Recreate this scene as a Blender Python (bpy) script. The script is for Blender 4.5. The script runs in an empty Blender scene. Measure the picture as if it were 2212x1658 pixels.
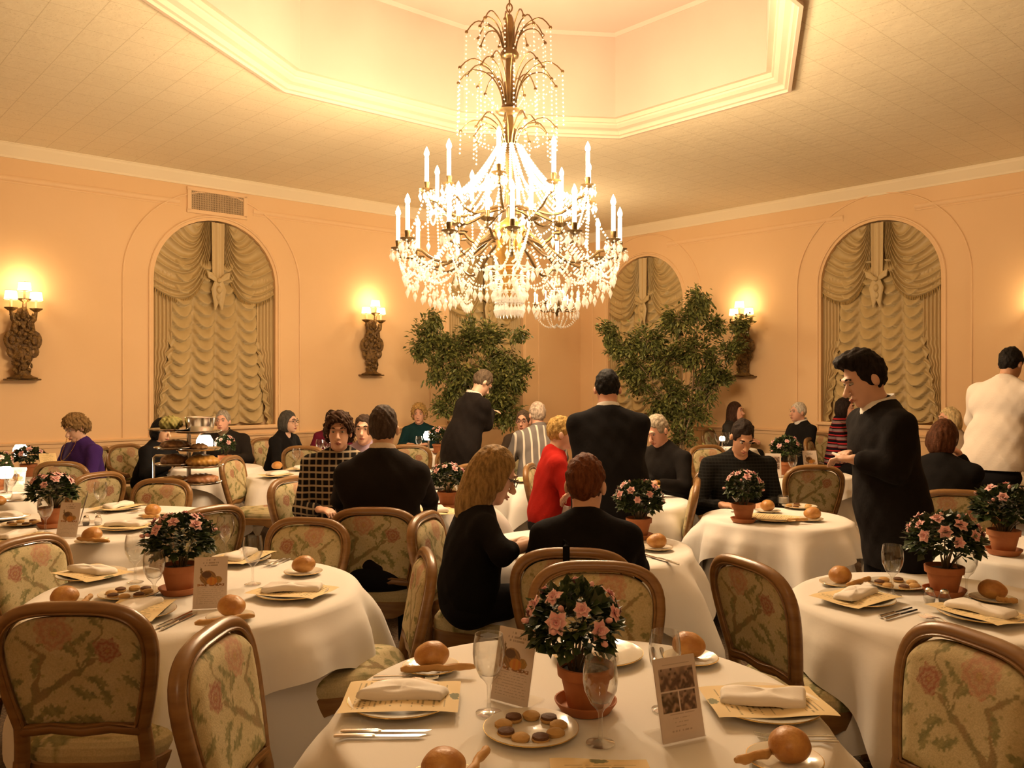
import bpy, math, random
import numpy as np
from mathutils import Vector, Matrix, Euler
from mathutils.geometry import tessellate_polygon
random.seed(7)
RNG = np.random.default_rng(5)
PI = math.pi
sc = bpy.context.scene
COL = sc.collection
# ---------------------------------------------------------------- camera model (pixels of the 2212 x 1658 frame)
F, CX, CY, HC = 1800.0, 1106.0, 829.0, 1.65
def W(x, y, d): return Vector(((x-CX)/F*d, d, HC+(CY-y)/F*d))
def onz(x, y, z=0.757): return W(x, y, F*(HC-z)/(y-CY))
cam = bpy.data.cameras.new('camera'); cam.sensor_width = 36; cam.lens = F/2212*36; cam.clip_start = .05; cam.clip_end = 100
camo = bpy.data.objects.new('camera', cam); COL.objects.link(camo)
camo.location = (0, 0, HC); camo.rotation_euler = (PI/2, 0, 0); sc.camera = camo
# ---------------------------------------------------------------- materials
def mat(name, col=(.8,.8,.8), rough=.6, metal=0, vcol=None, noise=None, bump=None, spec=None, trans=0, emit=None, sheen=0, coat=0, subs=0):
    m = bpy.data.materials.new(name); m.use_nodes = True
    nt = m.node_tree; b = nt.nodes['Principled BSDF']
    b.inputs['Base Color'].default_value = (*col, 1); b.inputs['Roughness'].default_value = rough; b.inputs['Metallic'].default_value = metal
    if spec is not None: b.inputs['Specular IOR Level'].default_value = spec
    if trans: b.inputs['Transmission Weight'].default_value = trans
    if sheen: b.inputs['Sheen Weight'].default_value = sheen
    if coat: b.inputs['Coat Weight'].default_value = coat; b.inputs['Coat Roughness'].default_value = .2
    if emit: b.inputs['Emission Color'].default_value = (*emit[0], 1); b.inputs['Emission Strength'].default_value = emit[1]
    src = None
    if vcol:
        a = nt.nodes.new('ShaderNodeVertexColor'); a.layer_name = 'Col'; src = a.outputs['Color']
        nt.links.new(src, b.inputs['Base Color'])
    tc = nt.nodes.new('ShaderNodeTexCoord')
    if noise:   # (scale, col2, detail, stretch)
        n = nt.nodes.new('ShaderNodeTexNoise'); n.inputs['Scale'].default_value = noise[0]; n.inputs['Detail'].default_value = 4
        co = tc.outputs['Object']
        if len(noise) > 2:
            mp = nt.nodes.new('ShaderNodeMapping'); mp.inputs['Scale'].default_value = noise[2]; nt.links.new(co, mp.inputs[0]); co = mp.outputs[0]
        nt.links.new(co, n.inputs['Vector'])
        r = nt.nodes.new('ShaderNodeValToRGB'); r.color_ramp.elements[0].position = .35; r.color_ramp.elements[1].position = .65
        nt.links.new(n.outputs['Fac'], r.inputs['Fac'])
        if src is None:
            r.color_ramp.elements[0].color = (*col, 1); r.color_ramp.elements[1].color = (*noise[1], 1)
            nt.links.new(r.outputs['Color'], b.inputs['Base Color'])
        else:
            r.color_ramp.elements[0].color = (.82,.82,.82,1); r.color_ramp.elements[1].color = (1,1,1,1)
            mx = nt.nodes.new('ShaderNodeMix'); mx.data_type = 'RGBA'; mx.blend_type = 'MULTIPLY'; mx.inputs[0].default_value = 1
            nt.links.new(src, mx.inputs[6]); nt.links.new(r.outputs['Color'], mx.inputs[7]); nt.links.new(mx.outputs[2], b.inputs['Base Color'])
    if bump:    # (scale, strength, distance)
        n = nt.nodes.new('ShaderNodeTexNoise'); n.inputs['Scale'].default_value = bump[0]; n.inputs['Detail'].default_value = 3
        nt.links.new(tc.outputs['Object'], n.inputs['Vector'])
        bp = nt.nodes.new('ShaderNodeBump'); bp.inputs['Strength'].default_value = bump[1]; bp.inputs['Distance'].default_value = bump[2]
        nt.links.new(n.outputs['Fac'], bp.inputs['Height']); nt.links.new(bp.outputs['Normal'], b.inputs['Normal'])
    return m
def mat_clear(name, tint=(1,1,1), body=0, shine=.30, edge=4., rough=.04):
    """thin clear glass: see-through, shinier towards the edge; body = share of white scattering, for cut crystal"""
    m = bpy.data.materials.new(name); m.use_nodes = True; nt = m.node_tree
    for n in list(nt.nodes): nt.nodes.remove(n)
    out = nt.nodes.new('ShaderNodeOutputMaterial'); tr = nt.nodes.new('ShaderNodeBsdfTransparent'); tr.inputs[0].default_value = (*tint, 1)
    gl = nt.nodes.new('ShaderNodeBsdfGlossy'); gl.inputs['Roughness'].default_value = rough
    lw = nt.nodes.new('ShaderNodeLayerWeight'); lw.inputs['Blend'].default_value = .5
    pw = nt.nodes.new('ShaderNodeMath'); pw.operation = 'POWER'; pw.inputs[1].default_value = edge; nt.links.new(lw.outputs['Facing'], pw.inputs[0])
    ma = nt.nodes.new('ShaderNodeMath'); ma.operation = 'MULTIPLY_ADD'; ma.inputs[1].default_value = shine; ma.inputs[2].default_value = .05; nt.links.new(pw.outputs[0], ma.inputs[0])
    mx = nt.nodes.new('ShaderNodeMixShader'); nt.links.new(ma.outputs[0], mx.inputs[0])
    nt.links.new(tr.outputs[0], mx.inputs[1]); nt.links.new(gl.outputs[0], mx.inputs[2]); last = mx
    if body:
        d = nt.nodes.new('ShaderNodeBsdfDiffuse'); d.inputs[0].default_value = (.95,.93,.9,1)
        t2 = nt.nodes.new('ShaderNodeBsdfTranslucent'); t2.inputs[0].default_value = (.95,.93,.9,1)
        a = nt.nodes.new('ShaderNodeMixShader'); nt.links.new(d.outputs[0], a.inputs[1]); nt.links.new(t2.outputs[0], a.inputs[2])
        m2 = nt.nodes.new('ShaderNodeMixShader'); m2.inputs[0].default_value = body
        nt.links.new(mx.outputs[0], m2.inputs[1]); nt.links.new(a.outputs[0], m2.inputs[2]); last = m2
    nt.links.new(last.outputs[0], out.inputs[0]); return m
def emis(name, col, s):
    m = bpy.data.materials.new(name); m.use_nodes = True; nt = m.node_tree
    b = nt.nodes['Principled BSDF']; b.inputs['Base Color'].default_value = (*col, 1)
    b.inputs['Emission Color'].default_value = (*col, 1); b.inputs['Emission Strength'].default_value = s; return m
def mat_pattern(name, kind, c1, c2, c3=None, scale=30.):
    """cloth patterns in object space: stripes across z, stripes across x, plaid"""
    m = mat(name, c1, .92, spec=.1); nt = m.node_tree; b = nt.nodes['Principled BSDF']
    tc = nt.nodes.new('ShaderNodeTexCoord'); sx = nt.nodes.new('ShaderNodeSeparateXYZ'); nt.links.new(tc.outputs['Object'], sx.inputs[0])
    def stripe(axis, sc_, thr):
        a = nt.nodes.new('ShaderNodeMath'); a.operation = 'MULTIPLY'; a.inputs[1].default_value = sc_; nt.links.new(sx.outputs[axis], a.inputs[0])
        s = nt.nodes.new('ShaderNodeMath'); s.operation = 'SINE'; nt.links.new(a.outputs[0], s.inputs[0])
        g = nt.nodes.new('ShaderNodeMath'); g.operation = 'GREATER_THAN'; g.inputs[1].default_value = thr; nt.links.new(s.outputs[0], g.inputs[0]); return g.outputs[0]
    def mixc(fac, a, bb):
        x = nt.nodes.new('ShaderNodeMix'); x.data_type = 'RGBA'; nt.links.new(fac, x.inputs[0])
        for k, v in ((6, a), (7, bb)):
            if isinstance(v, tuple): x.inputs[k].default_value = (*v, 1)
            else: nt.links.new(v, x.inputs[k])
        return x.outputs[2]
    if kind == 'hz': o = mixc(stripe(2, scale*.5, .55), mixc(stripe(2, scale, .5), c1, c2), c3 or c2)
    elif kind == 'vt': o = mixc(stripe(0, scale, .72), c1, c2)
    else: o = mixc(stripe(2, scale, .62), mixc(stripe(0, scale, .62), c1, c2), c3 or c2)
    nt.links.new(o, b.inputs['Base Color']); return m
# ---------------------------------------------------------------- mesh builder
class MB:
    def __init__(s): s.v = []; s.f = []; s.m = []; s.c = []; s.mi = 0; s.col = None
    def add(s, vs, fs, cols=None):
        o = len(s.v); s.v += [tuple(p) for p in vs]; s.f += [tuple(i+o for i in f) for f in fs]; s.m += [s.mi]*len(fs)
        s.c += list(cols) if cols is not None else [s.col or (1,1,1)]*len(vs); return s
    def box(s, c, d, rz=0, bev=0):
        x, y, z = d[0]/2, d[1]/2, d[2]/2; ca, sa = math.cos(rz), math.sin(rz)
        if bev:
            b = min(bev, x*.9, y*.9, z*.9); vs = []
            for sz, ins in ((-z, b), (-z+b, 0), (z-b, 0), (z, b)):
                X, Y = x-ins, y-ins
                k = b*.6
                for (px, py) in ((-X+k,-Y),(X-k,-Y),(X,-Y+k),(X,Y-k),(X-k,Y),(-X+k,Y),(-X,Y-k),(-X,-Y+k)): vs.append((px, py, sz))
            fs = [tuple(range(7,-1,-1)), tuple(range(24,32))]
            for l in range(3):
                for i in range(8): fs.append((l*8+i, l*8+(i+1)%8, l*8+8+(i+1)%8, l*8+8+i))
        else:
            vs = [(i*x, j*y, k*z) for k in (-1,1) for (i,j) in ((-1,-1),(1,-1),(1,1),(-1,1))]
            fs = [(3,2,1,0),(4,5,6,7),(0,1,5,4),(1,2,6,5),(2,3,7,6),(3,0,4,7)]
        return s.add([(c[0]+p[0]*ca-p[1]*sa, c[1]+p[0]*sa+p[1]*ca, c[2]+p[2]) for p in vs], fs)
    def tube(s, pts, r, n=8, closed=False, flat=None, cap=True):
        pts = [Vector(p) for p in pts]; N = len(pts); rs = r if isinstance(r, list) else [r]*N
        vs = []; up = None
        for i, p in enumerate(pts):
            a = pts[(i-1) % N] if closed or i > 0 else p; b = pts[(i+1) % N] if closed or i < N-1 else p
            t = (b-a).normalized() if (b-a).length > 1e-9 else Vector((0,0,1))
            if flat is not None: up = Vector(flat)
            elif up is None: up = Vector((0,0,1)) if abs(t.z) < .9 else Vector((1,0,0))
            u = up-t*up.dot(t); u = u.normalized() if u.length > 1e-6 else t.orthogonal().normalized(); w = t.cross(u)
            if flat is None: up = u
            rr = rs[i]; ra, rb = rr if isinstance(rr, (tuple, list)) else (rr, rr)
            for k in range(n):
                an = 2*PI*k/n; vs.append(p+u*(math.cos(an)*ra)+w*(math.sin(an)*rb))
        fs = []
        for i in range(N if closed else N-1):
            j = (i+1) % N
            for k in range(n): fs.append((i*n+k, i*n+(k+1)%n, j*n+(k+1)%n, j*n+k))
        if cap and not closed: fs += [tuple(range(n-1,-1,-1)), tuple((N-1)*n+k for k in range(n))]
        return s.add(vs, fs)
    def lathe(s, prof, n=24, c=(0,0,0), sx=1, sy=1):
        vs = []; fs = []
        for (r, z) in prof:
            for k in range(n):
                a = 2*PI*k/n; vs.append((c[0]+r*math.cos(a)*sx, c[1]+r*math.sin(a)*sy, c[2]+z))
        for i in range(len(prof)-1):
            for k in range(n): fs.append((i*n+k, i*n+(k+1)%n, (i+1)*n+(k+1)%n, (i+1)*n+k))
        return s.add(vs, fs)
    def ball(s, c, r, n=8, m=6):
        rx, ry, rz = r if isinstance(r, (tuple, list)) else (r, r, r); vs = [(c[0], c[1], c[2]-rz)]; fs = []
        for i in range(1, m):
            ph = -PI/2+PI*i/m
            for k in range(n): a = 2*PI*k/n; vs.append((c[0]+rx*math.cos(ph)*math.cos(a), c[1]+ry*math.cos(ph)*math.sin(a), c[2]+rz*math.sin(ph)))
        vs.append((c[0], c[1], c[2]+rz)); T = len(vs)-1
        for k in range(n): fs.append((0, 1+(k+1)%n, 1+k)); fs.append((T, 1+(m-2)*n+k, 1+(m-2)*n+(k+1)%n))
        for i in range(m-2):
            for k in range(n): fs.append((1+i*n+k, 1+i*n+(k+1)%n, 1+(i+1)*n+(k+1)%n, 1+(i+1)*n+k))
        return s.add(vs, fs)
    def octa(s, c, r, rz=None):
        rz = rz or r; x, y, z = c
        return s.add([(x+r,y,z),(x,y+r,z),(x-r,y,z),(x,y-r,z),(x,y,z+rz),(x,y,z-rz)], [(0,1,4),(1,2,4),(2,3,4),(3,0,4),(1,0,5),(2,1,5),(3,2,5),(0,3,5)])
    def grid(s, nu, nv, fn, colfn=None, flip=False):
        vs = []; cs = [] if colfn else None
        for j in range(nv+1):
            for i in range(nu+1):
                u, v = i/nu, j/nv; vs.append(fn(u, v))
                if colfn: cs.append(colfn(u, v))
        fs = []
        for j in range(nv):
            for i in range(nu):
                q = (j*(nu+1)+i, j*(nu+1)+i+1, (j+1)*(nu+1)+i+1, (j+1)*(nu+1)+i); fs.append(q[::-1] if flip else q)
        return s.add(vs, fs, cs)
    def mesh(s, name, mats, smooth=True, vcol=False):
        me = bpy.data.meshes.new(name); me.from_pydata(s.v, [], s.f)
        for m in (mats if isinstance(mats, (list, tuple)) else [mats]): me.materials.append(m)
        me.polygons.foreach_set('material_index', s.m)
        me.polygons.foreach_set('use_smooth', [bool(smooth)]*len(s.f))
        if vcol:
            a = me.color_attributes.new('Col', 'FLOAT_COLOR', 'POINT'); a.data.foreach_set('color', np.c_[np.array(s.c, float), np.ones(len(s.v))].ravel())
        if smooth and smooth != 'full':
            try: me.set_sharp_from_angle(angle=math.radians(smooth if smooth is not True else 40))
            except Exception: pass
        me.update(); return me
# ---------------------------------------------------------------- objects
LABELS = {}
def tag(o, label, cat, group=None, kind=None):
    o['label'] = label; o['category'] = cat
    if group: o['group'] = group
    if kind: o['kind'] = kind
    LABELS.setdefault(label, []).append(o.name); return o
def link(name, me, parent=None, loc=None, rot=None, scale=None):
    o = bpy.data.objects.new(name, me); COL.objects.link(o)
    if parent: o.parent = parent
    if loc is not None: o.location = loc
    if rot is not None: o.rotation_euler = rot if hasattr(rot, '__len__') else (0,0,rot)
    if scale is not None: o.scale = scale if hasattr(scale, '__len__') else (scale,)*3
    return o
def thing(name, label, cat, loc=(0,0,0), rz=0, group=None, scale=None):
    return tag(link(name, None, None, loc, rz, scale), label, cat, group)
def struct(name, me, label=None, loc=None, rot=None):
    o = link(name, me, None, loc, rot); o['kind'] = 'structure'; o['category'] = name.split('_')[0]
    o['label'] = label or name; LABELS.setdefault(o['label'], []).append(o.name); return o
class Proto:
    """a thing built once as shared meshes; every make() is a full set of its own objects"""
    def __init__(s, name, cat, tree): s.name, s.cat, s.tree = name, cat, tree   # tree: [(part, mesh, [sub tree], offset)]
    def make(s, label, loc, rz=0, group=None, scale=None):
        r = thing(s.name, label, s.cat, loc, rz, group, scale)
        def rec(t, par):
            for it in t:
                o = link(it[0], it[1], par, it[3] if len(it) > 3 else None, it[4] if len(it) > 4 else None); rec(it[2] if len(it) > 2 and it[2] else [], o)
        rec(s.tree, r); return r
def one(name, me, label, cat, loc, rz=0, group=None, scale=None): return tag(link(name, me, None, loc, rz, scale), label, cat, group)
def lamp(name, loc, watts, col, radius=.04, parent=None):
    l = bpy.data.lights.new(name, 'POINT'); l.energy = watts; l.color = col; l.shadow_soft_size = radius
    o = bpy.data.objects.new(name, l); COL.objects.link(o); o.location = loc
    if parent: o.parent = parent
    return o
WARM = (1.0, .735, .44)
# ---------------------------------------------------------------- material library
M = {}
M['wall'] = mat('peach_wall', (.80,.53,.28), .75, noise=(1.3, (.82,.55,.30)), bump=(25, .05, .01))
M['ceil'] = None
M['trim'] = mat('cream_trim', (.86,.72,.50), .6)
M['dometrim'] = mat('dome_trim', (.66,.50,.37), .6)
M['walltrim'] = mat('peach_trim', (.83,.56,.31), .65)
M['dome'] = mat('dome_plaster', (.57,.40,.32), .8, noise=(2, (.59,.415,.335)))
M['drape'] = mat('drape_fabric', (.49,.355,.165), .5, noise=(9, (.53,.39,.185)))
M['drape2'] = mat('drape_pale', (.58,.425,.215), .6)
M['fringe'] = mat('fringe', (.42,.27,.09), .8)
M['glassdark'] = mat('night_pane', (.05,.04,.03), .1)
M['wood'] = mat('walnut', (.20,.095,.030), .32, noise=(6, (.28,.145,.048), (1,1,6)), coat=.15)
M['tap'] = mat('tapestry', rough=.85, vcol=True, noise=(160, None), bump=(220, .2, .004))
M['piping'] = mat('piping', (.36,.19,.07), .6)
M['linen'] = mat('white_linen', (.86,.82,.77), .85, bump=(90, .06, .004), sheen=.1)
M['napkin'] = mat('napkin_linen', (.88,.83,.77), .8, bump=(120, .1, .003))
M['china'] = mat('china', (.84,.78,.66), .12, coat=.4)
M['gold'] = mat('gold_rim', (.75,.5,.16), .25, 1)
M['silver'] = mat('silver', (.72,.70,.66), .2, 1)
M['paper'] = mat('painted_paper', rough=.75, vcol=True)
M['bread'] = mat('bread_crust', (.44,.185,.04), .45, noise=(22, (.62,.32,.085)), bump=(75, .45, .005), coat=.1)
M['stick'] = mat('breadstick_crust', (.52,.27,.075), .6, noise=(30, (.60,.34,.11)), bump=(80, .3, .003))
M['cookie'] = mat('cookie', (.56,.33,.11), .8, bump=(90, .6, .004)); M['choc'] = mat('chocolate_cookie', (.13,.055,.02), .7, bump=(90, .6, .004))
M['terra'] = mat('terracotta', (.40,.135,.045), .75, noise=(14, (.46,.17,.06)))
M['soil'] = mat('soil', (.03,.02,.012), .95, bump=(60, .8, .01))
M['leaf'] = mat('azalea_leaf', rough=.4, vcol=True); M['petal'] = mat('azalea_petal', rough=.7, vcol=True)
M['ficus'] = mat('ficus_leaf', rough=.5, vcol=True); M['bark'] = mat('bark', (.30,.20,.11), .9, noise=(20, (.38,.27,.16)))
M['glass'] = mat_clear('stemware_glass', (.95,.95,.94), shine=.95, edge=2.2, rough=.06)
M['crystal'] = mat_clear('cut_crystal', body=.5, shine=.6, edge=1.5)
M['acrylic'] = mat_clear('acrylic', (.96,.95,.94))
M['bronze'] = mat('dark_bronze', (.12,.075,.03), .35, .8, noise=(8, (.20,.13,.05)))
M['gilt'] = mat('gilt', (.55,.32,.08), .35, .8)
M['candle'] = mat('candle_tube', (.95,.9,.8), .5, emit=((1,.82,.6), 2.6))  # tube's own glow stands in for bulb light showing through it
M['bulb'] = emis('candle_bulb', (1,.80,.52), 30)
M['carve'] = mat('carved_giltwood', (.085,.042,.012), .5, .2, noise=(22, (.21,.11,.022)), bump=(45, .9, .02))
M['shade'] = emis('lit_shade', (1,.74,.36), 2.2)
M['lampshade'] = emis('table_lamp_glow', (1,.88,.68), 6)
M['carpet'] = mat('carpet', (.035,.022,.014), .95, noise=(75, (.17,.11,.06)), bump=(150, .6, .01))
M['black'] = mat('black_cloth', (.007,.006,.006), .9, spec=.1); M['shoe'] = mat('shoe', (.01,.008,.007), .4)
# ================================================================ ROOM SHELL
HCEIL = HC+2.70
dL = Vector((.763, .647, 0)); dR = Vector((.679, -.734, 0)); CORNER = Vector((1.25, 15.21, 0))
class Wall:
    def __init__(s, o, u): s.o, s.u = o, u.normalized(); s.n = Vector((-s.u.y, s.u.x, 0)); s.n = s.n if s.n.dot(Vector((0,6,0))-o) > 0 else -s.n; s.rz = math.atan2(s.u.y, s.u.x)
    def ux(s, xpx):
        k = (xpx-CX)/F; return (k*s.o.y-s.o.x)/(s.u.x-k*s.u.y)
    def depth(s, xpx): return s.o.y+s.u.y*s.ux(xpx)
    def z(s, xpx, ypx): return HC+(CY-ypx)/F*s.depth(xpx)
    def P(s, u, z, d=0): q = s.o+s.u*u+s.n*d; return Vector((q.x, q.y, z))
WL = Wall(CORNER, -dL); WR = Wall(CORNER, dR)
LENL, LENR = 14.5, 14.0
K1 = WL.P(LENL, 0); K2 = WR.P(LENR, 0); K3 = Vector((.5, -5.5, 0))
# windows: (wall, x0, x1, ysill, ytop)
wins = []
for wl, x0, x1, ys, yt in ((WL, 332, 595, 921, 475), (WL, 970, 1130, 905, None), (WR, 1773, 2033, 915, 475), (WR, 1313, 1475, 908, 553)):
    u0, u1 = sorted((wl.ux(x0), wl.ux(x1))); wins.append([wl, u0, u1, ys, yt, (x0+x1)/2])
w0 = wins[0]; ZTOP = WL.z(463, 476); ZSILL = WL.z(463, 921)
def arch_loop(u0, u1, zb, zt, n=20):
    r = (u1-u0)/2; uc = (u0+u1)/2; zs = zt-r
    return [(u0, zb), (u1, zb), (u1, zs)]+[(uc+r*math.cos(a), zs+r*math.sin(a)) for a in [PI*i/n for i in range(1, n)]]+[(u0, zs)]
RECESS = .16
for w in wins: w.append(ZSILL if w[0] is WL else WR.z(1903, 915)); w.append(ZTOP if w[0] is WL else WR.z(w[5], w[4]))
def wall_mesh(wl, length, ws):
    outer = [(0,0),(length,0),(length,HCEIL+.02),(0,HCEIL+.02)]; loops = [outer]+[arch_loop(w[1], w[2], w[6], w[7]) for w in ws]
    flat = [Vector((a, b, 0)) for l in loops for (a, b) in l]; tris = tessellate_polygon([[Vector((a, b, 0)) for (a, b) in l] for l in loops])
    mb = MB(); mb.add([wl.P(v.x, v.y) for v in flat], tris)
    for l in loops[1:]:
        n = len(l); mb.add([wl.P(a, b) for a, b in l]+[wl.P(a, b, -RECESS) for a, b in l], [(i, (i+1)%n, n+(i+1)%n, n+i) for i in range(n)])
    # solid backing so the wall is a slab
    t = .25; q = [wl.P(0,0,-t), wl.P(length,0,-t), wl.P(length,HCEIL+.02,-t), wl.P(0,HCEIL+.02,-t)]; mb.add(q, [(0,1,2,3)])
    return mb.mesh('wall', M['wall'], smooth=False)
struct('wall_left', wall_mesh(WL, LENL, wins[:2])); struct('wall_right', wall_mesh(WR, LENR, wins[2:]))
for nm, a, b in (('wall_rear_left', K1, K3), ('wall_rear_right', K3, K2)):
    m = MB(); h = HCEIL+.02; m.add([a, b, b+Vector((0,0,h)), a+Vector((0,0,h))], [(0,1,2,3)]); struct(nm, m.mesh(nm, M['wall'], False))
m = MB(); m.add([p+Vector((0,0,0)) for p in (CORNER, K1, K3, K2)], [(0,1,2,3)])
struct('floor', m.mesh('floor', M['carpet'], False), 'dark speckled carpet')
# ceiling with its octagonal dome
h = 2.70
def cpt(x, y): return ((x-CX)*h/(CY-y), F*h/(CY-y))
OCT = [cpt(610,192), cpt(985,281), cpt(1340,294), cpt(1709,191), cpt(1736,3), (.95, 4.65), (-1.4, 4.2), (-2.66, 5.45)]
def inset(poly, d):
    n = len(poly); out = []; A = sum(poly[i][0]*poly[(i+1)%n][1]-poly[(i+1)%n][0]*poly[i][1] for i in range(n)); sg = 1 if A > 0 else -1
    for i in range(n):
        p, a, b = Vector(poly[i]), Vector(poly[i-1]), Vector(poly[(i+1)%n]); e1 = (p-a).normalized(); e2 = (b-p).normalized()
        n1 = Vector((-e1.y, e1.x))*sg; n2 = Vector((-e2.y, e2.x))*sg; k = (n1+n2); k = k/(1+n1.dot(n2)); q = p+k*d; out.append((q.x, q.y))
    return out
cm = bpy.data.materials.new('ceiling_tile'); cm.use_nodes = True; nt = cm.node_tree; b = nt.nodes['Principled BSDF']; b.inputs['Roughness'].default_value = .85
tc = nt.nodes.new('ShaderNodeTexCoord'); mp = nt.nodes.new('ShaderNodeMapping'); mp.inputs['Rotation'].default_value = (0,0,.83); nt.links.new(tc.outputs['Object'], mp.inputs[0])
br = nt.nodes.new('ShaderNodeTexBrick'); br.offset = 0; br.inputs['Scale'].default_value = 1.6; br.inputs['Mortar Size'].default_value = .006; br.inputs['Brick Width'].default_value = .5; br.inputs['Row Height'].default_value = .5
br.inputs['Color1'].default_value = (.88,.75,.52,1); br.inputs['Color2'].default_value = (.90,.77,.54,1); br.inputs['Mortar'].default_value = (.74,.61,.39,1); nt.links.new(mp.outputs[0], br.inputs['Vector'])
nz = nt.nodes.new('ShaderNodeTexNoise'); nz.inputs['Scale'].default_value = 9; nz.inputs['Detail'].default_value = 6; nt.links.new(tc.outputs['Object'], nz.inputs['Vector'])
vo = nt.nodes.new('ShaderNodeTexNoise'); vo.inputs['Scale'].default_value = 55; vo.inputs['Detail'].default_value = 2; nt.links.new(tc.outputs['Object'], vo.inputs['Vector'])
rp = nt.nodes.new('ShaderNodeValToRGB'); rp.color_ramp.elements[0].position = .63; rp.color_ramp.elements[1].position = .72; rp.color_ramp.elements[0].color = (1,1,1,1); rp.color_ramp.elements[1].color = (.8,.77,.68,1); nt.links.new(vo.outputs['Fac'], rp.inputs[0])
mx = nt.nodes.new('ShaderNodeMix'); mx.data_type = 'RGBA'; mx.blend_type = 'MULTIPLY'; mx.inputs[0].default_value = 1; nt.links.new(br.outputs['Color'], mx.inputs[6]); nt.links.new(rp.outputs[0], mx.inputs[7]); nt.links.new(mx.outputs[2], b.inputs['Base Color'])
bp = nt.nodes.new('ShaderNodeBump'); bp.inputs['Strength'].default_value = .25; bp.inputs['Distance'].default_value = .02; nt.links.new(nz.outputs['Fac'], bp.inputs['Height']); nt.links.new(bp.outputs[0], b.inputs['Normal'])
M['ceil'] = cm
outer = [(p.x, p.y) for p in (CORNER, K1, K3, K2)]
hole = inset(OCT, .02)
loops = [[Vector((*p, 0)) for p in outer], [Vector((*p, 0)) for p in hole]]
tris = tessellate_polygon(loops); m = MB(); m.add([(p.x, p.y, HCEIL) for l in loops for p in l], tris); struct('ceiling', m.mesh('ceiling', cm, False), 'cream tiled ceiling')
prof = [(0,0),(0,-.035),(.03,-.035),(.035,-.012),(.06,-.006),(.065,.02),(.075,.03),(.12,.045),(.15,.07),(.155,.085),(.17,.09),(.175,.13),(.22,.13)]
m = MB(); N = 8
rings = [inset(OCT, d) for d, z in prof]
vs = [(p[0], p[1], HCEIL+z) for r_, (d, z) in zip(rings, prof) for p in r_]
m.add(vs, [(i*N+k, i*N+(k+1)%N, (i+1)*N+(k+1)%N, (i+1)*N+k) for i in range(len(prof)-1) for k in range(N)]); struct('trim_1', m.mesh('dome_moulding', M['dometrim'], False), 'stepped cream moulding around the octagonal dome')
DZ = .98; ri = rings[-1]; m = MB(); r2 = inset(OCT, .23); r3 = inset(OCT, .26)
vs = [(p[0],p[1],HCEIL+.13) for p in ri]+[(p[0],p[1],HCEIL+DZ) for p in ri]+[(p[0],p[1],HCEIL+DZ) for p in r2]+[(p[0],p[1],HCEIL+DZ+.03) for p in r3]
m.add(vs, [(i*N+k, i*N+(k+1)%N, (i+1)*N+(k+1)%N, (i+1)*N+k) for i in range(3) for k in range(N)]+[tuple(3*N+k for k in range(N))]); struct('ceiling_dome', m.mesh('dome', M['dome'], False), 'lit octagonal dome in the ceiling')
# cornice, frieze groove, dado rail, baseboard, arch mouldings
def rail(name, prof, path, closed=False, material='walltrim', label=None, smooth=False):
    """sweep a (depth, z) profile along wall corners"""
    m = MB(); n = len(prof); vs = []; fs = []
    for p, inn in path:
        for d, z in prof: vs.append((p.x+inn.x*d, p.y+inn.y*d, z))
    for i in range(len(path)-1):
        for k in range(n-1): fs.append((i*n+k, i*n+k+1, (i+1)*n+k+1, (i+1)*n+k))
    m.add(vs, fs); return struct(name, m.mesh(name, M[material], smooth), label)
nc = (WL.n+WR.n)/(1+WL.n.dot(WR.n))
path = [(WL.P(LENL,0), WL.n), (CORNER, nc), (WR.P(LENR,0), WR.n)]
rail('trim_2', [(.0,HCEIL-.16),(.012,HCEIL-.16),(.016,HCEIL-.135),(.07,HCEIL-.04),(.075,HCEIL-.012),(.085,HCEIL-.012),(.085,HCEIL)], path, material='trim', label='cream cornice along the window walls')
ZG = WL.z(200, 408)
ZD = WL.z(291, 947)
rail('trim_3', [(0,ZD-.075),(.012,ZD-.07),(.016,ZD-.03),(.035,ZD-.02),(.04,ZD),(.0,ZD+.012)], path, label='dado rail along the window walls')
rail('baseboard_left', [(.02,0),(.02,.15),(.005,.17),(0,.17)], path[:2], label='baseboard under the tall draped windows')
rail('baseboard_right', [(.02,0),(.02,.15),(.005,.17),(0,.17)], path[1:], label='baseboard under the windows behind the ficus')
def bead(mb, wl, pts, r=.013): mb.tube([wl.P(a, b, .004) for a, b in pts], r, 6)
tn = 4
for wl, ws, L in ((WL, wins[:2], LENL), (WR, wins[2:], LENR)):
    mb = MB(); us = sorted([(w[1], w[2]) for w in ws]); gap = .36
    segs = []; prev = .03
    for a, b in us: segs.append((prev, (a+b)/2-.48)); prev = (a+b)/2+.48
    segs.append((prev, L))
    for a, b in segs:
        mb.tube([wl.P(a, ZG, .002), wl.P(b, ZG, .002)], (.03, .014), 6, flat=(0,0,1))
        mb.tube([wl.P(a, ZG-.05, .0), wl.P(b, ZG-.05, .0)], (.012, .008), 6, flat=(0,0,1))
    for w in ws:
        for off, r in ((.05, .016), (gap, .012)):
            lp = arch_loop(w[1]-off, w[2]+off, ZD+.02, w[7]+off, 28); bead(mb, wl, lp[1:]+[lp[0]], r)
    struct('trim_%d' % tn, mb.mesh('mouldings', M['walltrim']), 'arch and frieze mouldings on the window wall %s' % ('with the vent' if wl is WL else 'behind the ficus')); tn += 1
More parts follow.
